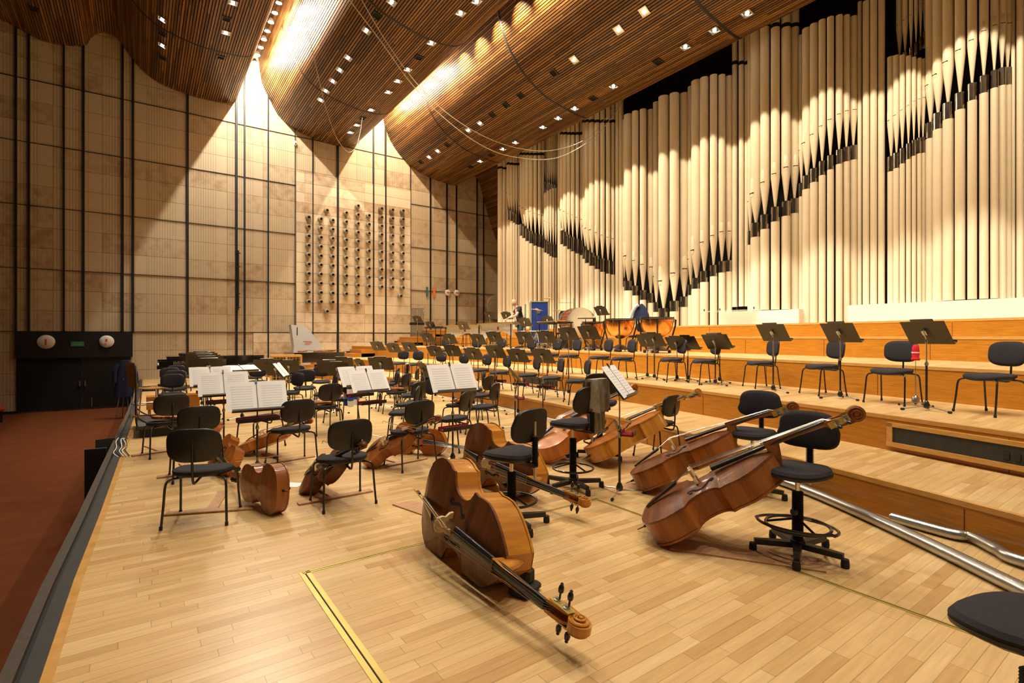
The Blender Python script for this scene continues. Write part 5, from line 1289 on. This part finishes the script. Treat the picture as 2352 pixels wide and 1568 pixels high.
a = PY(383, 870, 19.0); piano(Vector((a.x, 19.0, 0)), 0.0, 'long black grand piano at left before the stone wall, gold lettering on its side', 'PETROF', Ln=2.75)
b_ = PY(676, 870, 20.8); p2 = piano(Vector((b_.x, 20.8, 0)), 0.02, 'black grand piano at right before the stone wall with violins on its lid', None, Ln=1.95)
for i, (px, l) in enumerate(((700, 'violin on the lid of the right piano, leftmost'), (734, 'violin on the lid of the right piano, second from the left'), (750, 'violin on the lid of the right piano, third from the left'), (764, 'violin on the lid of the right piano, rightmost'))):
    q = PY(px, 810, 21.1+.2*(i % 2)); fiddle('violin', l, 'violin', (q.x-.25, q.y, 1.06), (q.x+.25, q.y+.1*(-1)**i, 1.08), (0, 0, 1), 'violin_varnish', group='violins lying on the pianos', detail=0)
q = PY(452, 810, 19.6); fiddle('violin', 'violin lying on papers on the lid of the left piano', 'violin', (q.x-.2, 19.4, 1.08), (q.x+.3, 19.5, 1.10), (0, 0, 1), 'violin_varnish', group='violins lying on the pianos', detail=0)
t = thing('paper_stack', 'small stack of papers under the violin on the left piano', 'papers', (q.x+.03, 19.42, 1.01), .1); MB().box((0, 0, .012), (.62, .3, .024)).build('papers', 'paper', t)
q = PY(425, 810, 19.4); t = thing('instrument_case', 'small dark case on the lid of the left piano', 'case', (q.x, 19.4, 1.01), 0); MB().rbox((0, 0, .05), (.34, .25, .09), .02).build('case_body', 'black_plastic', t); MB().tube([(-.05, -.13, .05), (0, -.16, .05), (.05, -.13, .05)], .008, 6).build('handle', 'black_rubber', t)
# quilted harp cover
q = PY(700, 800, 23.2); t = thing('harp_cover', 'tall pale grey quilted harp cover with a slanted top by the stone wall', 'instrument cover', (q.x, 23.2, 0), 0)
pol = [(-.62, .0), (.42, .0), (.55, .55), (.66, 1.15), (.60, 1.32), (.05, 2.0), (-.10, 2.08), (-.60, 2.12), (-.48, 1.2)]
mb = MB(); mb.prism(pol, -.22, .22).xf(RX(PI/2)); mb.build('quilted_cover', 'quilt_grey', t)
MB().box((-.36, -.226, 1.85), (.035, .012, .34)).build('zip_slot', 'black_rubber', t)
for i in range(3): MB().box((.05+.06*(i % 2), -.224, 1.42-.06*i), (.34-.05*i, .006, .018)).build('stencil', 'scarf_red', t)
# wooden cabinet organ
q = P(658, 880); t = thing('wooden_cabinet', 'golden wooden cabinet with framed lattice front behind the brown desks', 'cabinet', (q.x, q.y, 0), math.radians(-8))
MB().box((0, .28, .49), (1.0, .5, .98)).build('cabinet_body', 'cabinet_wood', t)
f = MB()
for x in (-.48, .48, 0): f.box((x, .02, .49), (.06, .04, .98))
for z in (.04, .94, .5): f.box((0, .02, z), (1.0, .045, .07))
f.build('frame', 'trim_wood', t)
g = MB()
for i in range(9):
    g.box((-.42+i*.105, .025, .72), (.012, .012, .38)); g.box((-.42+i*.105, .025, .27), (.012, .012, .38))
for i in range(4): g.box((0, .025, .58+i*.09), (.9, .012, .012)); g.box((0, .025, .13+i*.09), (.9, .012, .012))
g.build('lattice', 'gold_paint', t)
MB().box((0, .028, .49), (.9, .01, .84)).build('dark_backing', 'black_paint', t)
# ================================================================ podium and the conductor's seat
def lp(px, py, h): p = P(px, py, h); return p
c = P(368, 1000, 0); pv = Vector((.42, 10.75, 0))
t = thing('conductor_podium', 'black two-step conductor podium with grey carpet and curved rail', 'podium', pv, 0)
MB().rbox((0, .15, .065), (.85, 1.4, .13), .006).build('podium_base', 'black_paint', t)
MB().rbox((0, .15, .155), (.96, 1.5, .05), .006).build('top_frame', 'black_metal', t)
MB().box((0, .15, .183), (.92, 1.44, .008)).build('carpet_top', 'podium_grey', t)
MB().tube(catmull([(-.45, -.52, .185), (-.475, -.50, .3), (-.48, -.48, .9), (-.48, -.40, 1.08), (-.48, 0, 1.12), (-.48, .55, 1.08), (-.48, .72, .85), (-.475, .74, .3), (-.45, .76, .185)], 5), .014, 8).tube(catmull([(-.475, -.48, .34), (-.38, -.46, .25), (-.26, -.42, .19)], 5), .012, 8).tube(catmull([(-.475, .70, .34), (-.38, .68, .25), (-.26, .64, .19)], 5), .012, 8).build('guard_rail', 'black_metal', t)
t = thing('high_chair', 'bentwood conductor seat on chrome legs behind the black podium rail', 'chair', pv+Vector((-.30, .45, .187)), math.radians(20))
rows = []
for i in range(15):
    u = i/14
    x = -.22+.46*u if u > .35 else -.22+.46*.35*(u/.35)
    if u < .35: xx = -.235-.05*(1-u/.35)+.0; zz = .56+.42*(1-u/.35)**1.2
    else: xx = -.235+.48*(u-.35)/.65; zz = .56-.035*math.sin((u-.35)/.65*PI)-.04*max(0, (u-.85)/.15)
    rows.append([Vector((xx, y, zz)) for y in (-.19, 0, .19)])
r2 = [[v2+Vector((.006, 0, -.014)) for v2 in r] for r in rows]
mb = MB().grid(rows).grid(r2)
for e in (0, 2): mb.grid([[rows[i][e] for i in range(15)], [r2[i][e] for i in range(15)]])
mb.build('bent_seat', 'bent_wood', t)
for sx in (-.2, .2):
    for sy in (-.17, .17): MB().tube([(sx*.8, sy*.8, .53), (sx*1.1, sy*1.1, .005)], .013, 8).build('leg', 'chrome', t)
MB().tube([(-.2, -.17, .25), (.2, -.17, .25), (.2, .17, .25), (-.2, .17, .25)], .009, 8, closed=True).build('stretcher', 'chrome', t)
q = PY(345, 880, 15.5); t = thing('low_bench', 'low wooden shelf box standing on the stage just past the podium', 'box', (q.x+.35, 12.7, 0), 0)
MB().box((0, 0, .30), (.9, .4, .25)).box((-.4, 0, .09), (.05, .35, .18)).box((.4, 0, .09), (.05, .35, .18)).build('bench_body', 'riser_wood', t)
# ================================================================ wall pots
def cluster(px, n, y0, y1, word, k=None):
    for i in range(n):
        py = y0+(y1-y0)*i/max(1, n-1); p = PY(px+3, py+0, YB-.06-.10)
        lab = 'clay wall pot, %s %s' % (word, ('%s from the top' % ORD[i]) if n > 1 else '')
        t = pot(p, lab.strip())
pot0 = [None]
def pot(p, lab):
    if pot0[0] is None:
        t = thing('resonator_pot', lab, 'wall pot', p, 0, 'round clay resonator pots set in the stone wall'); pot0[0] = t
        m_ = RX(PI/2)
        MB().lathe([(.055, -.10), (.10, -.08), (.125, -.02), (.118, .04), (.085, .085), (.066, .10), (.066, .15), (.075, .155), (.060, .155), (.055, .10)], 20, cap=False).xf(m_).build('pot_body', 'pot_clay', t)
        MB().lathe([(.001, .09), (.058, .10)], 16, cap=False).xf(m_).build('opening', 'hole_black', t)
        return t
    return dup(pot0[0], lab, p)
cols = [(705, 10, 500, 693, 'first'), (733, 10, 504, 693, 'second'), (760, 10, 507, 694, 'third'), (791, 10, 490, 675, 'fourth'), (818, 12, 474, 696, 'fifth'), (843, 10, 496, 678, 'sixth'), (872, 10, 480, 659, 'seventh'), (897, 10, 483, 660, 'eighth'), (921, 10, 485, 661, 'ninth')]
for px, n, y0, y1, w_ in cols: cluster(px, n, y0, y1, '%s column from the left,' % w_)
cluster(747, 1, 484, 484, 'the single one above the second and third columns')
cluster(747, 1, 715, 715, 'the single one lowest of all')
cluster(916, 1, 680, 680, 'the single one below the ninth column')
# ================================================================ signs and fittings
def disc(p, label, marks, R=.2):
    t = thing('round_sign', label, 'sign', p, 0)
    MB().lathe([(R, 0), (R, .03), (R*.9, .06), (R*.5, .085), (.01, .09)], 28).xf(RX(PI/2)).build('globe', 'sign_white', t)
    for (x, z, a, b, m) in marks: MB().rbox((x, -.092, z), (a, .02, b), .004).build('mark', m, t)
disc(PY(106, 785, YB-.13), 'white round sign with upright red bar, left on the black lintel', [(0, .0, .045, .2, 'sign_red')], .24)
disc(PY(245, 784, YB-.13), 'white round sign with small red marks, right on the black lintel', [(.0, .05, .05, .09, 'sign_red'), (-.02, -.09, .03, .05, 'sign_red')], .22)
disc(PY(1028, 672, YB-.03), 'white round sign with red bar, left of the pair on the right wall', [(0, 0, .2, .05, 'sign_red')], .165)
disc(PY(1048.5, 672.5, YB-.03), 'white round sign with red bar, right of the pair on the right wall', [(0, 0, .2, .05, 'sign_red')], .165)
p = PY(178, 789.5, YB-.13); t = thing('exit_sign', 'small green rectangular sign in the middle of the black lintel', 'sign', p, 0)
MB().box((0, 0, 0), (.36, .02, .17)).build('plate', 'exit_green', t); MB().box((0, -.012, .03), (.22, .004, .014)).box((0, -.012, -.03), (.26, .004, .014)).build('text_lines', 'tin_green', t)
for px, lab, m_ in ((981, 'narrow dark green upright plate on the right wall', 'sign_green'), (997, 'narrow orange upright plate on the right wall', 'sign_orange')):
    MB().box((0, 0, 0), (.11, .03, .5)).build('wall_plate', m_, None, lab, 'sign', loc=PY(px, 670, YB-.06))
p = PY(678, 329, YB-.1); t = thing('wall_sensor', 'tiny pale sensor high on the stone wall', 'sensor', p, 0); MB().rbox((0, 0, 0), (.1, .12, .2), .02).build('sensor_body', 'sign_white', t); MB().lathe([(.03, 0), (.03, .02)], 10).xf(TR(0, -.06, -.03) @ RX(PI/2)).build('lens', 'hole_black', t)
# rod on the black wall strip
p0 = PY(547, 575, YB-.12); p1 = PY(547, 711, YB-.12); t = thing('wall_rod', 'thin dark rod with brackets fixed on the black wall strip', 'rod', p1, 0)
MB().tube([(0, 0, 0), (0, 0, p0.z-p1.z)], .035, 8).build('rod', 'black_metal', t)
for i in range(5): MB().box((.02, .03, .1+i*(p0.z-p1.z-.2)/4), (.14, .08, .03)).build('bracket', 'black_metal', t)
# round dark porthole at the right end of the stone wall
p = PY(1142, 705, YB-.02); t = thing('wall_porthole', 'large dark round opening in the stone wall by the organ', 'opening', p, 0)
MB().lathe([(.62, 0), (.70, 0), (.70, .08), (.62, .08)], 36).xf(RX(PI/2)).build('ring', 'travertine', t)
MB().lathe([(.001, .03), (.62, .03)], 36, cap=False).xf(RX(PI/2)).build('opening', 'void_black', t)
# coats on a rack by the doors
p = PZ(292, 905, 16.6); t = thing('coat_rack', 'dark coats on a folding rack beside the black doors', 'coat rack', (p.x-.05, p.y, -.98), 0)
for i in range(4):
    MB().tube([(-.25+.17*i, -.2*(-1)**i, .0), (-.1+.08*i, .0, 1.0), (-.2+.16*i, .12*(-1)**i, 1.25)], .014, 6).build('leg', 'satin_steel', t)
rows = []
for i in range(10):
    u = i/9; rows.append([Vector(((.13+.14*u**.6)*math.cos(a)*(1+.12*math.sin(4*a)), (.08+.08*u)*math.sin(a)*(1+.15*math.sin(5*a+2*u)), 1.85-1.15*u)) for a in [2*PI*j/26 for j in range(27)]])
MB().grid(rows).add(rows[0][:-1], [tuple(range(26))]).build('coat', 'navy_cloth', t)
MB().tube(catmull([(-.16, -.06, 1.75), (-.26, -.08, 1.5), (-.27, -.07, 1.15)], 4), .06, 8).tube(catmull([(.16, -.06, 1.75), (.27, -.08, 1.45), (.29, -.07, 1.1)], 4), .06, 8).build('sleeves', 'navy_cloth', t)
# red seats at the left edge
p = PY(5, 945, 22.0); t = thing('auditorium_seat', 'end of a red upholstered seat at the left edge by the stone wall', 'seat', (p.x-.25, 22.0, -.98), .2)
MB().rbox((0, 0, .38), (.6, .55, .14), .04).build('seat', 'seat_red', t); MB().rbox((-.32, 0, .62), (.14, .55, .65), .04, RY(-.15)).build('backrest', 'seat_red', t); MB().box((0, 0, .15), (.5, .45, .30)).build('pedestal', 'black_paint', t)
# ================================================================ cloths
def drape(name, label, cat, M0, w, l1, l2, stripes, mat='white_cloth', amp=.02, thick=.012, mats=None, seed=1, tp=.25, sk=0.0):
    """cloth hanging over a rail: M0 at the rail, x forward; l1 front drop, l2 back drop"""
    t = thing(name, label, cat); t.matrix_world = M0
    n = 30; pth = []
    for i in range(n+1):
        u = i/n*(l1+l2)-l1
        if abs(u) < .03: x = u; z = .02
        elif u < 0: x = -.03-.02*abs(u); z = .015-(abs(u)-.03)
        else: x = .03+.02*u; z = .015-(u-.03)
        pth.append((x, z, u))
    def rw(i, off):
        x, z, u = pth[i]; sg = -1 if u < 0 else 1; z += .05*math.sin(1.3*seed+(u+.3)*2)*abs(u)
        return [Vector((x+amp*math.sin(j*1.1+seed)*min(1, abs(u)*5)*1.0+off*sg, -w/2*(1-tp*min(1, abs(u)))+w*(1-tp*min(1, abs(u)))*j/14+sk*u, z+off*(abs(u) < .05)+.02*math.sin(j*.7+seed*2)*abs(u))) for j in range(15)]
    k = 0
    segs = stripes or [(0, n, mat)]
    for a, b, m in segs:
        top = [rw(i, thick) for i in range(a, b+1)]; bot = [rw(i, 0) for i in range(a, b+1)]
        mb = MB().grid(top).grid(bot).grid([[r[0] for r in top], [r[0] for r in bot]]).grid([[r[-1] for r in top], [r[-1] for r in bot]])
        mb.grid([top[0], bot[0]]).grid([top[-1], bot[-1]])
        mb.build('cloth_panel' if not stripes else 'stripe', m, t)
    return t
def rail(c, z=.855): return Matrix.Translation(c.location) @ Matrix.Rotation(c.rotation_euler.z, 4, 'Z') @ TR(-.245, 0, z)
st_ = []
for i in range(0, 30, 3): st_.append((i, i+3, ['white_cloth', 'blue_cloth', 'white_cloth', 'navy_cloth'][(i//3) % 4]))
drape('striped_towel', 'blue, navy and white striped towel hanging over a chair back', 'towel', rail(cQ, .865), .40, .62, .55, st_, seed=2)
drape('patterned_scarf', 'red and pale green scarf over a chair back near the first riser', 'scarf', rail(cP, .865), .34, .34, .34, [(0, 6, 'scarf_green'), (6, 13, 'scarf_red'), (13, 17, 'scarf_green'), (17, 24, 'scarf_red'), (24, 30, 'scarf_green')], seed=4)
drape('dark_jacket', 'dark jacket over a chair back behind two violins', 'jacket', rail(cN, .87), .46, .5, .5, None, 'navy_cloth', amp=.03, seed=1)
drape('white_cloth', 'small white cloth over the chair back by the wooden cabinet', 'cloth', rail(cU, .865) @ TR(0, -.12, 0), .14, .22, .2, None, 'white_cloth', seed=3)
ms = Matrix.Translation(s3.location) @ Matrix.Rotation(s3.rotation_euler.z, 4, 'Z') @ TR(-.25, 0, .69+.445)
drape('grey_sweater', 'grey wool sweater hanging over the back of a swivel stool', 'sweater', ms @ TR(0, -.10, 0), .26, .34, .60, None, 'grey_wool', amp=.045, thick=.025, seed=5, tp=.9, sk=-.10)
# ================================================================ floor things
t = thing('bass_rest', 'small black padded rest under the shoulder of the nearest double bass', 'instrument rest', (1.98, 2.62, 0), .4)
MB().rbox((0, 0, .03), (.20, .14, .05), .015).rbox((.03, 0, .10), (.10, .07, .10), .02).build('rest_body', 'black_rubber', t)
def tboard(px, py, rz, label, w=1.0):
    v = P(px, py); t = thing('endpin_board', label, 'board', v, rz, 'wooden endpin boards under chairs')
    MB().rbox((0, 0, .012), (.075, .72, .020), .003).build('cross_bar', 'board_wood', t)
    MB().prism([(.03, -.035), (w*.62, -.035), (w*.62, .035), (.03, .035)], .004, .018).build('tongue', 'board_wood', t)
def board_under(c, label, back=.0):
    m_ = Matrix.Translation(c.location) @ Matrix.Rotation(c.rotation_euler.z, 4, 'Z'); p = m_ @ Vector((.20, 0, 0))
    t = thing('endpin_board', label, 'board', (p.x, p.y, 0), c.rotation_euler.z, 'wooden endpin boards under chairs')
    MB().rbox((0, 0, .010), (.085, .74, .018), .003).build('cross_bar', 'board_wood', t)
    MB().prism([(.04, -.05), (.62, .02), (.62, .11), (.04, .05)], .002, .016).build('tongue', 'board_wood', t)
for c, l in ((cA, 'T-shaped wooden endpin board under the nearest chair'), (cF, 'T-shaped wooden endpin board under the front chair with the cello neck'), (cG, 'T-shaped wooden endpin board under the chair with the long bow'), (cE, 'T-shaped wooden endpin board under the chair with the scroll'), (cC, 'T-shaped wooden endpin board under the chair beside the podium'), (cB, 'T-shaped wooden endpin board under the second chair at the stage edge')):
    # lift the front feet of the chair onto the board: sink the board by its recesses instead
    board_under(c, l)
def flat_board(pts, label, z=.012):
    w = [P(px, py) for px, py in pts]; o = sum(w, Vector())/len(w)
    t = thing('floor_board', label, 'board', o, 0, None)
    MB().prism([(p.x-o.x, p.y-o.y) for p in w], .001, z).build('plank', 'board_wood', t)
flat_board([(1541, 1250), (1538, 1263), (1898, 1316), (1880, 1286), (1700, 1262), (1560, 1238)], 'long brown board under the base of the nearest swivel stool at right')
flat_board([(901, 1160), (976, 1186), (1060, 1190), (1040, 1168), (945, 1152)], 'brown board sticking out behind the nearest double bass')
flat_board([(1425, 1112), (1428, 1126), (1520, 1128), (1500, 1113)], 'pale board beside the pole among the double basses')
flat_board([(1256, 1046), (1258, 1052), (1330, 1060), (1320, 1046)], 'brown board behind the stool with the grey sweater')
# brass strips of the platform joint
def strip_brass(a, b, off, w, name='brass_strip', lab=''):
    a = Vector(a); b = Vector(b); d = (b-a).normalized(); n = Vector((-d.y, d.x))
    pts = [a+n*(off-w/2), b+n*(off-w/2), b+n*(off+w/2), a+n*(off+w/2)]
    return pts
k = 90
for (a, b, offs, w) in (((.925, 3.74), (.925, -1.5), (-.028, .012, ), .030), ((.90, 3.72), (3.72, 3.72), (-.012, .010), .014), ((3.69, 3.70), (3.69, -1.5), (-.012, .012), .014)):
    for off in offs:
        ps = strip_brass(a, b, off, w)
        mb = MB(); mb.prism([(p.x, p.y) for p in ps], 0.0005, .003); mb.build('trim_%d' % k, 'brass', kind='structure'); k += 1
    ps = strip_brass(a, b, (offs[0]+offs[1])/2, .006); mb = MB(); mb.prism([(p.x, p.y) for p in ps], .0002, .0012); mb.build('trim_%d' % k, 'hole_black', kind='structure'); k += 1
# flexible silver ducts
def duct(pts, r, label):
    c3 = catmull([tuple(p) for p in pts], 40); n = len(c3)
    d = [0]
    for a, b in zip(c3, c3[1:]): d.append(d[-1]+(Vector(b)-Vector(a)).length)
    t = thing('air_duct', label, 'duct', (0, 0, 0))
    tot = d[-1]; m_ = int(tot/.011); path = []; rad = []; j = 0
    for i in range(m_):
        s_ = tot*i/(m_-1)
        while j < n-2 and d[j+1] < s_: j += 1
        f = (s_-d[j])/max(1e-9, d[j+1]-d[j]); path.append(Vector(c3[j]).lerp(Vector(c3[j+1]), f)); rad.append(r*(1.0 if i % 2 else .93))
    MB().tube(path, rad, 12).build('duct_hose', 'duct_foil', t, ang=60)
def G(px, py, r=.0): p = P(px, py, r); return (p.x, p.y, r)
duct([G(1690, 1078, .05), G(1755, 1092, .05), G(1860, 1128, .05), G(2000, 1188, .05), G(2160, 1262, .05), G(2330, 1345, .05), (4.15, .30, .05), (4.2, -.6, .05)], .05, 'long silver corrugated air duct running along the floor before the lowest riser')
duct([(rx(0, 1.62)-.07, 1.75, .045), G(2180, 1224, .045), G(2230, 1232, .05), G(2290, 1262, .05), G(2352, 1290, .05), (4.95, .2, .05), (4.9, -.7, .05)], .045, 'short silver corrugated air duct coming out beside the lowest riser at right')
# white cable covers at the foot of the risers
for kk, y0, y1, lab in ((0, 11.0, 7.3, 'thin white cable strip on the stage floor along the lowest riser'), (1, 12.2, 8.2, 'thin white cable strip along the foot of the second riser')):
    t = thing('cable_strip', lab, 'cable strip', (0, 0, 0)); MB().grid([[Vector((rx(kk, y)-.055, y, LV[kk]+.001)), Vector((rx(kk, y)-.05, y, LV[kk]+.02)), Vector((rx(kk, y)-.015, y, LV[kk]+.02)), Vector((rx(kk, y)-.01, y, LV[kk]+.001))] for y in [y0+(y1-y0)*i/20 for i in range(21)]]).build('strip', 'sign_white', t)
# floor boxes in the second riser
def vent(ya, yb, label, sockets):
    xa, xb = rx(1, ya), rx(1, yb); rz = math.atan2(yb-ya, xb-xa); ln = math.hypot(yb-ya, xb-xa); c = Vector(((xa+xb)/2-.012, (ya+yb)/2, LV[1]+.19))
    t = thing('socket_niche', label, 'socket panel', c, rz)
    h_ = .26
    MB().box((0, 0, h_/2-.02), (ln, .06, .045)).box((0, 0, -h_/2+.02), (ln, .08, .05)).box((-ln/2+.03, 0, 0), (.06, .06, h_)).box((ln/2-.03, 0, 0), (.06, .06, h_)).build('frame', 'trim_wood', t)
    MB().box((0, 0, 0), (ln-.1, .03, h_-.08)).build('dark_panel', 'worn_black', t)
    s_ = MB()
    for i in range(sockets): s_.rbox((ln/2-.3-i*.085, -.02, -.02), (.05, .012, .07), .004)
    if sockets: s_.build('sockets', 'black_plastic', t)
    s2_ = MB()
    for i in range(max(1, sockets//2)): s2_.box((ln/2-.3-i*.085, -.028, -.055), (.02, .004, .012))
    s2_.build('socket_labels', 'brass', t)
vent(2.32, .15, 'long wooden framed socket niche in the second riser at right', 11)
vent(10.9, 9.3, 'short wooden framed socket niche in the second riser behind the brown stands', 4)
# ropes hanging from the ceiling
def rope(pts, r, label):
    t = thing('hanging_rope', label, 'rope', (0, 0, 0)); MB().tube(catmull([tuple(PZ(*p)) for p in pts], 8), r, 5).build('rope', 'rope_white', t)
rope([(795, -10, 12.5), (880, 102, 13.4), (940, 186, 14.2), (1010, 262, 15), (1100, 330, 16), (1180, 360, 17), (1280, 362, 18), (1370, 310, 18.6), (1432, 230, 19), (1466, 172, 19.3)], .012, 'long pale rope sagging below the right ceiling wave, lower one')
rope([(825, -10, 12.4), (890, 100, 13.3), (960, 195, 14.2), (1030, 262, 15), (1110, 312, 16), (1190, 340, 17), (1270, 345, 18), (1350, 316, 18.6), (1410, 245, 19), (1440, 186, 19.3)], .010, 'long pale rope sagging below the right ceiling wave, upper one')
rope([(690, -10, 12), (712, 90, 13), (732, 180, 14), (752, 260, 15), (775, 320, 15.8), (800, 349, 16.3), (818, 336, 16.6), (828, 300, 16.9), (832, 270, 17)], .007, 'thin pale rope hanging under the middle ceiling wave')
# panels and cables at the stage edge
v = P(240, 1090); t = thing('stage_screen', 'upright black panel standing on the carpet against the stage edge', 'panel', (-.50, 9.15, -.98), math.radians(-6))
MB().box((0, 0, .53), (.24, .03, 1.04)).build('board', 'black_paint', t); MB().box((0, 0, 1.055), (.24, .034, .012)).build('top_edge', 'worn_brown', t)
t = thing('black_flap', 'slanted black flap hinged beyond the upright panel at the stage edge', 'panel', (-.44, 10.2, -.98), math.radians(18))
MB().box((0, 0, .51), (.24, .03, 1.02)).build('board', 'worn_black', t)
t = thing('cable_bundle', 'white and black cables spilling over the stage edge by the podium', 'cable', (0, 0, 0))
for i in range(5):
    x0 = -.28+.03*i
    MB().tube(catmull([(x0, 10.3-.05*i, .02), (x0-.02, 9.9, .03+.01*i), (x0+.03*(i % 2), 9.4, .025), (x0-.02, 9.0+.05*i, .02), (x0+.04, 8.7, .015)], 6), .006, 5).build('cable', ['white_cloth', 'black_rubber', 'white_cloth', 'white_cloth', 'black_rubber'][i], t)
t = thing('white_paper', 'small sheet of white paper lying on the floor beside the reddish cello', 'paper', P(672, 1113), .8); MB().box((0, 0, .0015), (.16, .2, .001)).build('sheet', 'paper', t)
q = P(871, 916); t = thing('water_bottle', 'small clear water bottle on the floor behind the red tray', 'bottle', q); MB().lathe([(.03, 0), (.032, .02), (.032, .14), (.012, .18), (.012, .2)], 14).build('bottle_body', 'water_bottle', t); MB().lathe([(.0325, .06), (.0325, .11)], 14, cap=False).build('bottle_label', 'label_blue', t)
t = thing('tin_can', 'small green tin standing beside the red tray of the nearest score', 'tin', (0, 0, 0))
q = PZ(665, 964, 6.45); t.location = (q.x, q.y, .52); MB().lathe([(.03, 0), (.03, .07), (.028, .07), (.028, .06)], 16).build('tin_body', 'tin_green', t)
# strips of desk light and pedal box near the podium
q = P(342, 890); t = thing('pedal_box', 'small black box on the floor beyond the podium rail', 'box', (q.x, q.y-1.2, 0), .1); MB().rbox((0, 0, .07), (.4, .3, .12), .02).build('box_body', 'black_plastic', t); MB().box((0, 0, .135), (.3, .2, .01)).build('box_lid', 'black_metal', t)
